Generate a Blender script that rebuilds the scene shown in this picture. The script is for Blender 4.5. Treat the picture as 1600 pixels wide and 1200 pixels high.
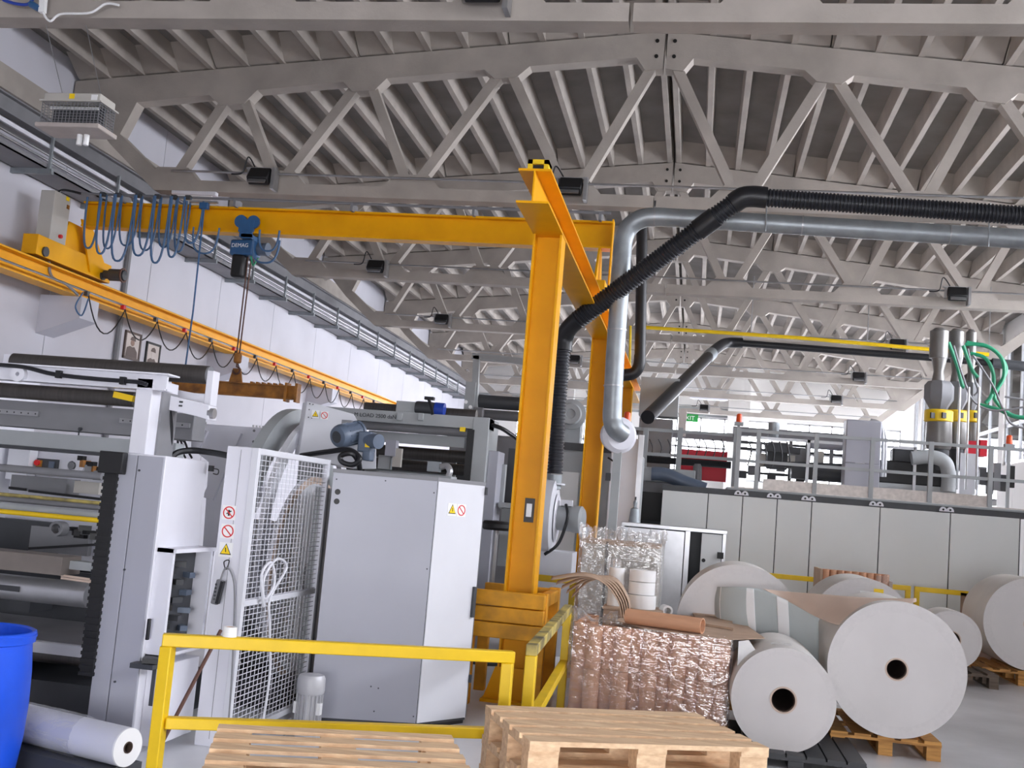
import bpy, math, random
from mathutils import Vector, Matrix
random.seed(7)
R = math.radians
for o in list(bpy.data.objects): bpy.data.objects.remove(o)
scene = bpy.context.scene
col = scene.collection

# ------------------------------------------------------------------ camera
FPX, EYE = 1700.0, 1.73                       # focal length in pixels of a 1600 wide frame, eye height
_ey = Vector((285.0, -215.0, FPX)).normalized()            # the hall's long axis, in camera axes (right, up, forward)
_ez = Vector((0.085, 1.0, -(_ey.x*0.085 + _ey.y)/_ey.z)).normalized()
_ex = _ez.cross(_ey) * 1.0
if _ex.x < 0: _ex = -_ex
RIGHT = Vector((_ex.x, _ey.x, _ez.x)); UP = Vector((_ex.y, _ey.y, _ez.y)); FWD = Vector((_ex.z, _ey.z, _ez.z))
cam = bpy.data.cameras.new('camera'); cam_o = bpy.data.objects.new('camera', cam); col.objects.link(cam_o)
cam.sensor_width = 36.0; cam.lens = FPX/1600*36; cam.clip_start = 0.05; cam.clip_end = 300
cam_o.matrix_world = Matrix(((RIGHT.x, UP.x, -FWD.x, 0), (RIGHT.y, UP.y, -FWD.y, 0), (RIGHT.z, UP.z, -FWD.z, EYE), (0, 0, 0, 1)))
scene.camera = cam_o

# ------------------------------------------------------------------ sky, daylight, exposure
world = bpy.data.worlds.new('overcast_sky'); scene.world = world; world.use_nodes = True
bg = world.node_tree.nodes['Background']; bg.inputs[0].default_value = (0.95, 0.955, 1.0, 1); bg.inputs[1].default_value = 15.0
scene.view_settings.view_transform = 'Standard'; scene.view_settings.look = 'None'
scene.view_settings.gamma = 1.0; scene.view_settings.use_curve_mapping = False
scene.view_settings.exposure = 0.3
def portal(loc, rot, sx, sy):                 # marks an opening for daylight sampling, emits nothing itself
    l = bpy.data.lights.new('daylight_opening', 'AREA'); l.shape = 'RECTANGLE'; l.size = sx; l.size_y = sy
    l.cycles.is_portal = True
    o = bpy.data.objects.new('daylight_opening', l); col.objects.link(o); o.location = loc; o.rotation_euler = rot

# ------------------------------------------------------------------ helpers
def at(px, py, Y):                            # point at hall depth Y seen at a pixel of the 1600x1200 frame
    d = RIGHT*(px-800) + UP*(600-py) + FWD*FPX
    return Vector((0, 0, EYE)) + d*(Y/d.y)
def atz(px, py, Z):
    d = RIGHT*(px-800) + UP*(600-py) + FWD*FPX
    return Vector((0, 0, EYE)) + d*((Z-EYE)/d.z)
def lin(c):
    return tuple(((v/255)/12.92 if v/255 <= .04045 else ((v/255+.055)/1.055)**2.4) for v in c)
MATS = {}
def mat(name, rgb, rough=.5, metal=0., var=.06, scale=6., bump=0., bscale=40., rgb2=None, coat=0., stretch=None):
    if name in MATS: return MATS[name]
    m = bpy.data.materials.new(name); MATS[name] = m; m.use_nodes = True
    nt = m.node_tree; b = nt.nodes['Principled BSDF']
    c = lin(rgb); tc = nt.nodes.new('ShaderNodeTexCoord')
    mp = nt.nodes.new('ShaderNodeMapping'); nt.links.new(tc.outputs['Object'], mp.inputs[0])
    if stretch: mp.inputs['Scale'].default_value = stretch
    n = nt.nodes.new('ShaderNodeTexNoise'); n.inputs['Scale'].default_value = scale; n.inputs['Detail'].default_value = 5
    nt.links.new(mp.outputs[0], n.inputs['Vector'])
    r = nt.nodes.new('ShaderNodeValToRGB')
    r.color_ramp.elements[0].position = .3; r.color_ramp.elements[1].position = .7
    c0 = tuple(max(0, v*(1-var*2)) for v in (lin(rgb2) if rgb2 else c)); c1 = tuple(min(1, v*(1+var)) for v in c)
    r.color_ramp.elements[0].color = (*c0, 1); r.color_ramp.elements[1].color = (*c1, 1)
    nt.links.new(n.outputs['Fac'], r.inputs[0]); nt.links.new(r.outputs[0], b.inputs['Base Color'])
    b.inputs['Roughness'].default_value = rough; b.inputs['Metallic'].default_value = metal
    if name == 'yellow': b.inputs['Specular IOR Level'].default_value = .25
    if coat: b.inputs['Coat Weight'].default_value = coat
    if bump:
        n2 = nt.nodes.new('ShaderNodeTexNoise'); n2.inputs['Scale'].default_value = bscale; n2.inputs['Detail'].default_value = 4
        nt.links.new(mp.outputs[0], n2.inputs['Vector'])
        bp = nt.nodes.new('ShaderNodeBump'); bp.inputs['Strength'].default_value = bump; bp.inputs['Distance'].default_value = .02
        nt.links.new(n2.outputs['Fac'], bp.inputs['Height']); nt.links.new(bp.outputs[0], b.inputs['Normal'])
    return m
def glassy(name, tint, transp, rough, bump, bscale, spec=(1, 1, 1), fres=1.45, fix=None):
    m = bpy.data.materials.new(name); MATS[name] = m; m.use_nodes = True; nt = m.node_tree
    nt.nodes.remove(nt.nodes['Principled BSDF']); out = nt.nodes['Material Output']
    t = nt.nodes.new('ShaderNodeBsdfTransparent'); t.inputs[0].default_value = (*tint, 1)
    d = nt.nodes.new('ShaderNodeBsdfDiffuse'); d.inputs[0].default_value = (*spec, 1)
    g = nt.nodes.new('ShaderNodeBsdfGlossy'); g.inputs['Roughness'].default_value = rough
    m1 = nt.nodes.new('ShaderNodeMixShader'); m1.inputs[0].default_value = transp
    nt.links.new(d.outputs[0], m1.inputs[1]); nt.links.new(t.outputs[0], m1.inputs[2])
    f = nt.nodes.new('ShaderNodeFresnel'); f.inputs[0].default_value = fres
    m2 = nt.nodes.new('ShaderNodeMixShader')
    if fix: m2.inputs[0].default_value = fix
    else: nt.links.new(f.outputs[0], m2.inputs[0])
    nt.links.new(m1.outputs[0], m2.inputs[1]); nt.links.new(g.outputs[0], m2.inputs[2]); nt.links.new(m2.outputs[0], out.inputs[0])
    if bump:
        tc = nt.nodes.new('ShaderNodeTexCoord'); n = nt.nodes.new('ShaderNodeTexNoise'); n.inputs['Scale'].default_value = bscale; n.inputs['Detail'].default_value = 3
        mp = nt.nodes.new('ShaderNodeMapping'); mp.inputs['Scale'].default_value = (1, 1, 3); nt.links.new(tc.outputs['Object'], mp.inputs[0])
        nt.links.new(mp.outputs[0], n.inputs['Vector'])
        bp = nt.nodes.new('ShaderNodeBump'); bp.inputs['Strength'].default_value = bump; bp.inputs['Distance'].default_value = .016
        nt.links.new(n.outputs['Fac'], bp.inputs['Height']); nt.links.new(bp.outputs[0], g.inputs['Normal']); nt.links.new(bp.outputs[0], f.inputs['Normal'])
    return m

class MB:
    def __init__(s): s.v = []; s.f = []
    def add(s, vs, fs):
        o = len(s.v); s.v += [tuple(v) for v in vs]; s.f += [tuple(i+o for i in f) for f in fs]; return s
    def box(s, c, d, rz=0., M=None):          # centre, full size, turned about z
        x, y, z = d[0]/2, d[1]/2, d[2]/2; m = M or Matrix.Rotation(rz, 3, 'Z'); c = Vector(c)
        vs = [c + m @ Vector(p) for p in ((-x,-y,-z),(x,-y,-z),(x,y,-z),(-x,y,-z),(-x,-y,z),(x,-y,z),(x,y,z),(-x,y,z))]
        return s.add(vs, [(3,2,1,0),(4,5,6,7),(0,1,5,4),(1,2,6,5),(2,3,7,6),(3,0,4,7)])
    def span(s, a, b):                        # axis aligned box between two corners
        a, b = Vector(a), Vector(b); return s.box((a+b)/2, [abs(v) for v in (b-a)])
    def bar(s, a, b, w, h, up=(0, 0, 1)):     # rectangular bar from a to b, w sideways, h along up
        a, b = Vector(a), Vector(b); d = (b-a); L = d.length; d.normalize(); up = Vector(up)
        if abs(d.dot(up)) > .98: up = Vector((0, 1, 0))
        sd = d.cross(up).normalized(); u = sd.cross(d)
        return s.box((a+b)/2, (w, L, h), M=Matrix((sd, d, u)).transposed())
    def cyl(s, a, b, r, n=16, r2=None, caps=True):
        a, b = Vector(a), Vector(b); d = (b-a).normalized(); t = Vector((0, 0, 1)) if abs(d.z) < .9 else Vector((1, 0, 0))
        u = d.cross(t).normalized(); w = d.cross(u); r2 = r if r2 is None else r2; vs = []
        for k in range(n):
            g = 2*math.pi*k/n; e = u*math.cos(g) + w*math.sin(g); vs += [a+e*r, b+e*r2]
        fs = [(2*k, 2*((k+1) % n), 2*((k+1) % n)+1, 2*k+1) for k in range(n)]
        if caps: fs += [tuple(range(2*n-2, -1, -2)), tuple(range(1, 2*n, 2))]
        return s.add(vs, fs)
    def ring(s, a, b, r, ri, n=32):           # hollow cylinder
        a, b = Vector(a), Vector(b); d = (b-a).normalized(); t = Vector((0, 0, 1)) if abs(d.z) < .9 else Vector((1, 0, 0))
        u = d.cross(t).normalized(); w = d.cross(u); vs = []
        for k in range(n):
            g = 2*math.pi*k/n; e = u*math.cos(g) + w*math.sin(g); vs += [a+e*r, b+e*r, b+e*ri, a+e*ri]
        fs = []
        for k in range(n):
            i, j = 4*k, 4*((k+1) % n)
            for q in range(4): fs.append((i+q, j+q, j+(q+1) % 4, i+(q+1) % 4))
        return s.add(vs, fs)
    def lathe(s, a, axis, prof, n=24):        # prof = [(distance along axis, radius)]
        a = Vector(a); d = Vector(axis).normalized(); t = Vector((0, 0, 1)) if abs(d.z) < .9 else Vector((1, 0, 0))
        u = d.cross(t).normalized(); w = d.cross(u); vs = []
        for h, r in prof:
            for k in range(n):
                g = 2*math.pi*k/n; vs.append(a + d*h + (u*math.cos(g)+w*math.sin(g))*max(r, 1e-4))
        fs = [(i*n+k, i*n+(k+1) % n, (i+1)*n+(k+1) % n, (i+1)*n+k) for i in range(len(prof)-1) for k in range(n)]
        return s.add(vs, fs)
    def tube(s, pts, r, n=8, rf=None, caps=True):   # round tube along points, rf(i) gives a radius
        P = [Vector(p) for p in pts]; vs = []; N = len(P); u = None
        for i, p in enumerate(P):
            d = (P[min(i+1, N-1)] - P[max(i-1, 0)]).normalized()
            if u is None:
                t = Vector((0, 0, 1)) if abs(d.z) < .9 else Vector((1, 0, 0)); u = d.cross(t).normalized()
            else: u = (u - d*u.dot(d)).normalized()
            w = d.cross(u); rr = rf(i) if rf else r
            vs += [p + (u*math.cos(2*math.pi*k/n)+w*math.sin(2*math.pi*k/n))*rr for k in range(n)]
        fs = [(i*n+k, i*n+(k+1) % n, (i+1)*n+(k+1) % n, (i+1)*n+k) for i in range(N-1) for k in range(n)]
        if caps: fs += [tuple(range(n-1, -1, -1)), tuple(range((N-1)*n, N*n))]
        return s.add(vs, fs)
    def prism(s, poly, d):                    # planar polygon of points pushed along d
        n = len(poly); d = Vector(d); vs = [Vector(p) for p in poly]; vs += [v+d for v in vs]
        return s.add(vs, [tuple(range(n-1, -1, -1)), tuple(range(n, 2*n))] + [(i, (i+1) % n, n+(i+1) % n, n+i) for i in range(n)])
    def grid(s, rows):
        nr, nc = len(rows), len(rows[0])
        return s.add([p for r in rows for p in r], [(i*nc+j, i*nc+j+1, (i+1)*nc+j+1, (i+1)*nc+j) for i in range(nr-1) for j in range(nc-1)])
    def ibeam(s, a, b, w, h, tf=.02, tw=.012, up=(0, 0, 1)):
        a, b = Vector(a), Vector(b); d = (b-a).normalized(); up = Vector(up)
        if abs(d.dot(up)) > .98: up = Vector((0, 1, 0))
        u = (up - d*up.dot(d)).normalized()
        s.bar(a+u*(h-tf)/2, b+u*(h-tf)/2, w, tf, up); s.bar(a-u*(h-tf)/2, b-u*(h-tf)/2, w, tf, up)
        return s.bar(a, b, tw, h-2*tf, up)
    def pb(s, cx, cy, w, h, Y, d):            # upright box whose front face, w by h pixels, is seen centred at a pixel at depth Y
        c = at(cx, cy, Y); return s.box((c.x, Y+d/2, c.z), (w*Y/FPX, d, h*Y/FPX))
    def mesh(s, name):
        me = bpy.data.meshes.new(name); me.from_pydata(s.v, [], s.f); me.update()
        import bmesh
        bm = bmesh.new(); bm.from_mesh(me); bmesh.ops.recalc_face_normals(bm, faces=bm.faces); bm.to_mesh(me); bm.free()
        me.polygons.foreach_set('use_smooth', [True]*len(me.polygons)); me.set_sharp_from_angle(angle=R(35))
        return me
    def build(s, name, m, parent=None, bev=0., thick=0., label=None):
        me = s.mesh(name)
        if isinstance(m, str): m = MATS[m]
        me.materials.append(m); o = bpy.data.objects.new(name, me); col.objects.link(o)
        if parent is not None: attach(o, parent)
        else:
            xs, ys, zs = zip(*s.v); c = Vector(((min(xs)+max(xs))/2, (min(ys)+max(ys))/2, min(zs)))
            me.transform(Matrix.Translation(-c)); o.location = c
        if thick:
            q = o.modifiers.new('thickness', 'SOLIDIFY'); q.thickness = thick; q.offset = 0
        if bev:
            q = o.modifiers.new('bevel', 'BEVEL'); q.width = bev; q.segments = 2; q.limit_method = 'ANGLE'
        if label: o['label'] = label
        return o
def attach(o, parent):
    o.parent = parent
    if parent.parent is None: o.matrix_parent_inverse = Matrix.Translation(-Vector(parent.location))
def tag(o, label, cat, group=None):
    o['label'] = label; o['category'] = cat
    if group: o['group'] = group
    return o
def thing(name, label, cat, loc, group=None):
    o = bpy.data.objects.new(name, None); col.objects.link(o); o.location = loc; o.empty_display_size = .1
    return tag(o, label, cat, group)
def struct(o): o['kind'] = 'structure'; return o
def kids(o): return [c for c in col.objects if c.parent == o]
def clone(root, loc, rz=0., label=None, group=None):
    r = root.copy(); col.objects.link(r); r.location = loc; r.rotation_euler = (0, 0, rz)
    if label: r['label'] = label
    if group: r['group'] = group
    for ch in kids(root):
        c = ch.copy(); col.objects.link(c); c.parent = r; c.matrix_parent_inverse = ch.matrix_parent_inverse.copy()
        for g in kids(ch):
            d = g.copy(); col.objects.link(d); d.parent = c; d.matrix_parent_inverse = g.matrix_parent_inverse.copy()
    return r
def inst(src, parent, dv=(0, 0, 0)):          # another piece with the same mesh under a parent
    o = src.copy(); col.objects.link(o); o.parent = parent
    o.matrix_parent_inverse = src.matrix_parent_inverse.copy(); o.location = Vector(src.location)+Vector(dv); return o
def text(s, loc, size, M3, m, parent, name='lettering', ext=.002):
    c = bpy.data.curves.new(name, 'FONT'); c.body = s; c.size = size; c.extrude = ext; c.align_x = 'LEFT'
    t = bpy.data.objects.new('tmp', c); col.objects.link(t)
    dg = bpy.context.evaluated_depsgraph_get(); me = bpy.data.meshes.new_from_object(t.evaluated_get(dg))
    bpy.data.objects.remove(t); me.transform(Matrix.Translation(loc) @ M3.to_4x4()); me.name = name
    me.materials.clear(); me.materials.append(MATS[m]); o = bpy.data.objects.new(name, me); col.objects.link(o); attach(o, parent); return o
FRONT = Matrix(((1, 0, 0), (0, 0, -1), (0, 1, 0)))          # lettering upright, read from -Y
def smooth_path(P, n=8):
    P = [Vector(p) for p in P]; out = []
    for i in range(len(P)-1):
        p0, p1, p2, p3 = P[max(i-1, 0)], P[i], P[i+1], P[min(i+2, len(P)-1)]
        for k in range(n):
            t = k/n; out.append(.5*((2*p1)+(p2-p0)*t+(2*p0-5*p1+4*p2-p3)*t*t+(3*p1-p0-3*p2+p3)*t**3))
    return out+[P[-1]]

# ------------------------------------------------------------------ materials
mat('concrete', (172, 164, 156), .85, var=.09, scale=1.6, bump=.15, bscale=25)
mat('concrete_slab', (138, 133, 129), .9, var=.12, scale=1.2, bump=.15, bscale=20)
mat('dark_joint', (30, 29, 28), .9)
mat('wall_paint', (205, 204, 212), .8, var=.03, scale=.8)
mat('far_wall', (242, 240, 237), .8, var=.02, scale=.8)
mat('floor', (226, 227, 231), .32, var=.12, scale=.9, bump=.03, bscale=6)
mat('yellow', (240, 172, 2), .42, var=.03, scale=2, rgb2=(234, 164, 2))
mat('rail_yellow', (240, 200, 22), .42, var=.05, scale=5)
mat('rail_worn', (196, 176, 96), .6, var=.3, scale=7, rgb2=(110, 108, 104))
mat('timber_yellow', (228, 158, 22), .6, var=.1, scale=5, rgb2=(200, 140, 30))
mat('rust_orange', (176, 116, 40), .6, var=.15, scale=6, rgb2=(140, 90, 40))
mat('white_paint', (224, 224, 232), .4, var=.02, scale=3)
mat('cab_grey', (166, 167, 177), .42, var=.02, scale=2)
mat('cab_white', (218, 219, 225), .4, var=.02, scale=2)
mat('machine_grey', (164, 168, 170), .5, var=.05, scale=3)
mat('dull_grey', (128, 128, 132), .55, var=.06, scale=3)
mat('panel_grey', (214, 216, 215), .45, var=.02, scale=1)
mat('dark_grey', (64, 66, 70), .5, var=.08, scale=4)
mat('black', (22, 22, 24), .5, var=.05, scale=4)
mat('rubber', (28, 29, 33), .42, var=.06, scale=5)
mat('hose_black', (40, 42, 48), .38, var=.06, scale=5)
mat('roller_dark', (66, 62, 60), .38, var=.15, scale=2, stretch=(40, 1, 1))
mat('zinc', (160, 166, 170), .46, metal=.6, var=.1, scale=5)
mat('steel', (176, 176, 178), .35, metal=.8, var=.08, scale=6)
mat('alu', (196, 197, 200), .38, metal=.7, var=.05, scale=6)
mat('motor_blue', (92, 104, 122), .42, var=.06, scale=5)
mat('bright_blue', (32, 66, 168), .4, var=.06, scale=5)
mat('hoist_blue', (46, 92, 138), .4, var=.06, scale=6)
mat('cable_blue', (70, 104, 142), .5, var=.05, scale=5)
mat('drum_blue', (24, 84, 220), .38, var=.06, scale=4)
mat('box_beige', (186, 182, 175), .5, var=.03, scale=3)
mat('wood', (240, 210, 172), .7, var=.06, scale=3, rgb2=(226, 186, 146), stretch=(1.2, 14, 14), bump=.1, bscale=10)
mat('wood_orange', (206, 154, 84), .7, var=.12, scale=3, rgb2=(178, 122, 62), stretch=(1.2, 14, 14), bump=.1, bscale=10)
mat('wood_dark', (112, 98, 86), .8, var=.15, scale=4, stretch=(1.2, 14, 14))
mat('plastic_dark', (48, 50, 54), .5, var=.08, scale=4)
mat('paper', (216, 212, 211), .75, var=.02, scale=3)
mat('paper_edge', (214, 210, 209), .78, var=.02, scale=30)
mat('paper_side', (226, 224, 220), .55, var=.03, scale=3)
mat('kraft', (208, 186, 170), .75, var=.04, scale=3)
mat('board', (186, 160, 138), .8, var=.06, scale=5)
mat('tube_brown', (214, 162, 128), .65, var=.05, scale=4, stretch=(1, 1, 8))
mat('tube_inside_shade', (70, 54, 46), .9)  # core lining darkened to paint in the shade deep inside the rolls
mat('print_grey', (186, 194, 194), .7, var=.03, scale=4)
mat('white', (240, 240, 240), .5, var=.01)
mat('red', (214, 30, 34), .45, var=.04)
mat('panel_red', (206, 28, 52), .5, var=.04, scale=2)
mat('orange_lamp', (232, 84, 30), .3, var=.03)
mat('sign_yellow', (250, 212, 20), .5, var=.01)
mat('green', (40, 150, 110), .45, var=.05)
mat('sign_green', (40, 160, 70), .5)
mat('purple_film', (206, 196, 214), .5, var=.05)
mat('photo_tan', (150, 122, 108), .6, var=.1, scale=8)
mat('photo_dark', (92, 76, 70), .6, var=.1, scale=8)
mat('photo_pale', (206, 196, 190), .6, var=.04)
mat('broom_brown', (96, 66, 56), .7)
mat('checker_plate', (204, 196, 190), .45, metal=.4, var=.1, scale=12)
mat('motor_silver', (190, 190, 194), .48, metal=.25, var=.04)
mat('brown_steel', (128, 119, 113), .5, var=.05)
mat('insect_tray', (182, 172, 166), .5)
glassy('window_glass', (.97, .98, 1), .97, .02, 0, 1)
glassy('stretch_film', (.99, .985, .99), .96, .03, 1., 9, (.95, .92, .96), fix=.15)
glassy('clear_wrap', (.98, .98, .98), .86, .03, 1., 10, (.92, .92, .94), fix=.15)
mat('hopper_steel', (122, 120, 118), .38, metal=.35, var=.08, scale=4)
# ================================================================== the hall
XL, XR, YB, YF, RX = -10.4, 8.7, -8.5, 47.2, -0.87      # left wall, right wall, rear wall, far wall, ridge
TY = [9.65 + 6.05*i for i in range(-2, 7)]               # truss lines
def zr(x): return 8.93 - abs(x-RX)*.098                  # top of the trusses
struct(MB().span((XL-.3, YB-.3, -.2), (XR+.3, YF+.3, 0)).build('floor', 'floor'))
# walls
wl = struct(MB().span((XL-.3, YB, 0), (XL-.02, YF, 8.4)).build('wall_left', 'dark_joint'))
y = TY[0]-6.05
while y < YF-1:
    MB().span((XL-.03, y+.008, 0), (XL, min(y+3.025, YF)-.008, 8.3)).build('wall_panel', 'wall_paint', wl); y += 3.025
MB().span((XL-.02, YB, 7.15), (XL+.08, YF, 7.5)).build('eaves_beam', 'concrete', wl)
ZS = [4.9, 4.9, 4.9, 4.1, 4.1, 4.1, .9, .9, .9]            # window sill heights bay by bay, shaped to balance near and far daylight
wr = struct(MB().span((XR, YB, 0), (XR+.3, TY[6]+.25, 4.1)).span((XR, TY[6]+.25, 0), (XR+.3, YF, .9)).span((XR, YB, 7.75), (XR+.3, YF, 8.4)).span((XR, YB, 4.1), (XR+.3, TY[3]-.2, 4.9)).span((XR, YB, 4.1), (XR+.3, TY[0], 7.75)).build('wall_right', 'far_wall'))
for i, y in enumerate(TY): MB().span((XR-.02, y-.25, 4.1 if i < 7 else .9), (XR+.3, y+.25, 7.75)).build('wall_pier', 'far_wall', wr)
y = 18.0
while y < TY[6]-.9:
    MB().span((XR-.03, y+.01, 0), (XR, y+1.19, 4.05)).build('cladding_panel', 'far_wall', wr); y += 1.2
for i in range(len(TY)):
    y0 = TY[i]+.25; y1 = (TY[i+1]-.25) if i+1 < len(TY) else YF
    if y1-y0 < .6: continue
    zs_ = ZS[i]; tz = [zs_+.04]+([2.9] if zs_ < 2 else [])+([5.25] if zs_ < 4.5 else [6.2])+[7.71]
    w = bpy.data.objects.new('window_%d' % (i+1), None); col.objects.link(w); w.location = (XR+.1, (y0+y1)/2, zs_); struct(w)
    f = MB()
    for z in tz: f.span((XR+.05, y0, z-.05), (XR+.15, y1, z+.05))
    n = 4
    for k in range(n+1):
        yy = y0+(y1-y0)*k/n; f.span((XR+.05, yy-.03, zs_), (XR+.15, yy+.03, 7.75))
    f.build('window_frame', 'alu', w)
    for k in range(n):
        for za, zb in zip(tz, tz[1:]):
            MB().span((XR+.09, y0+(y1-y0)*k/n+.03, za+.05), (XR+.1, y0+(y1-y0)*(k+1)/n-.03, zb-.05)).build('window_pane', 'window_glass', w)
    portal((XR+.25, (y0+y1)/2, (zs_+7.75)/2), (0, R(90), 0), 7.75-zs_, y1-y0)
# far wall with two rows of windows
FW = [(-8.0, -3.0), (-2.0, 3.0), (3.6, 8.2)]
wf = MB().span((XL-.3, YF, 0), (XR+.3, YF+.3, 3.6)).span((XL-.3, YF, 6.2), (XR+.3, YF+.3, 9.4))
xe = [XL-.3]+[v for p in FW for v in p]+[XR+.3]
for k in range(0, len(xe), 2): wf.span((xe[k], YF, 3.6), (xe[k+1], YF+.3, 6.2))
wf = struct(wf.build('wall_far', 'far_wall'))
MB().span((1.1, YF-.45, 0), (2.0, YF, 8.4)).build('wall_column', 'far_wall', wf)
MB().span((-6.4, YF-.45, 0), (-5.5, YF, 8.2)).build('wall_column', 'far_wall', wf)
MB().span((XL, YF-.06, 6.22), (2.0, YF, 6.6)).build('cladding_band', 'machine_grey', wf)
for j, (x0, x1) in enumerate(FW):
    w = bpy.data.objects.new('window_%d' % (20+j), None); col.objects.link(w); w.location = ((x0+x1)/2, YF+.1, 3.6); struct(w)
    f = MB()
    for z in (3.63, 4.9, 6.17): f.span((x0, YF+.05, z-.04), (x1, YF+.15, z+.04))
    for k in range(6): f.span((x0+(x1-x0)*k/5-.03, YF+.05, 3.6), (x0+(x1-x0)*k/5+.03, YF+.15, 6.2))
    f.build('window_frame', 'alu', w)
    for k in range(5):
        for za, zb in ((3.67, 4.86), (4.94, 6.13)):
            MB().span((x0+(x1-x0)*k/5+.03, YF+.09, za), (x0+(x1-x0)*(k+1)/5-.03, YF+.1, zb)).build('window_pane', 'window_glass', w)
    portal(((x0+x1)/2, YF+.28, 4.9), (R(-90), 0, 0), x1-x0, 2.6)
# rear wall behind the photographer: unseen gate opening added to light the fronts
struct(MB().span((XL-.3, YB-.3, 0), (-2, YB, 9.4)).span((4.0, YB-.3, 0), (XR+.3, YB, 9.4)).span((-2, YB-.3, 3.3), (4.0, YB, 9.4)).build('wall_rear', 'wall_paint'))
portal((1.0, YB-.28, 1.65), (R(90), 0, 0), 6.0, 3.3)

# ------------------------------------------------------------------ roof of ribbed precast slabs
ceil_o = struct(bpy.data.objects.new('ceiling', None)); col.objects.link(ceil_o)
PW, RH, SL = 2.36, .30, math.atan(.098)
def slab(y0, y1, xa, side):                    # xa = edge nearest the ridge
    xm = xa + side*PW/2; z = zr(xm)
    m = Matrix.Rotation(math.atan(.098)*(side), 3, 'Y')
    p = MB().box((xm, (y0+y1)/2, z+RH+.03), (PW-.012, y1-y0-.02, .06), M=m).build('roof_panel', 'concrete_slab', ceil_o)
    if y1 < 8: return
    for k in range(4):
        xr = xa + side*(.07+k*.59); zz = zr(xr)
        q = MB().prism([(xr-.045, y0+.01, zz), (xr+.045, y0+.01, zz), (xr+.08, y0+.01, zz+RH+.02), (xr-.08, y0+.01, zz+RH+.02)], (0, y1-y0-.02, 0))
        q.build('rib', 'concrete', p)
    q = MB()
    for ya, d in ((y0+.15, 1), (y1-.15, -1)):   # sloping end diaphragms
        x0, x1 = xa, xa+side*(PW-.02)
        pl = [(x0, ya, zr(x0)+.02), (x0, ya+d*.42, zr(x0)+RH), (x0, ya-d*.1, zr(x0)+RH), (x0, ya-d*.1, zr(x0)+.02)]
        pr = [(x1, ya, zr(x1)+.02), (x1, ya+d*.42, zr(x1)+RH), (x1, ya-d*.1, zr(x1)+RH), (x1, ya-d*.1, zr(x1)+.02)]
        q.add(pl+pr, [(0, 1, 2, 3), (7, 6, 5, 4)]+[(i, (i+1) % 4, 4+(i+1) % 4, 4+i) for i in range(4)])
    q.build('end_diaphragm', 'concrete', p)
MB().span((RX-.12, YB-.3, zr(RX)+.30), (RX+.12, YF+.3, zr(RX)+.42)).build('ridge_leak_cap', 'concrete_slab', ceil_o)  # added to stop daylight leaking along the ridge
MB().span((XL-.35, YB-.3, 8.3), (XL+.3, YF+.3, 8.42)).build('eaves_leak_slab', 'concrete_slab', ceil_o)  # strips on both sides added to stop daylight leaking at the eaves
MB().span((XR-.3, YB-.3, 8.3), (XR+.35, YF+.3, 8.42)).build('eaves_leak_slab', 'concrete_slab', ceil_o)
for s_ in (-1, 1):
    xa_, xb_ = RX-s_*.05, RX+s_*9.9
    MB().prism([(xa_, YB-.3, zr(RX)+.37), (xb_, YB-.3, zr(xb_)+.37), (xb_, YB-.3, zr(xb_)+.45), (xa_, YB-.3, zr(RX)+.45)], (0, YF-YB+.6, 0)).build('roof_leak_cover', 'dark_grey', ceil_o)  # unseen sheets added to block sky light through the slab joints
ys = [YB-.2]+TY+[YF+.2]
for i in range(len(ys)-1):
    for side in (-1, 1):
        for k in range(4): slab(ys[i], ys[i+1], RX+side*(.02+k*PW), side)
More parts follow.
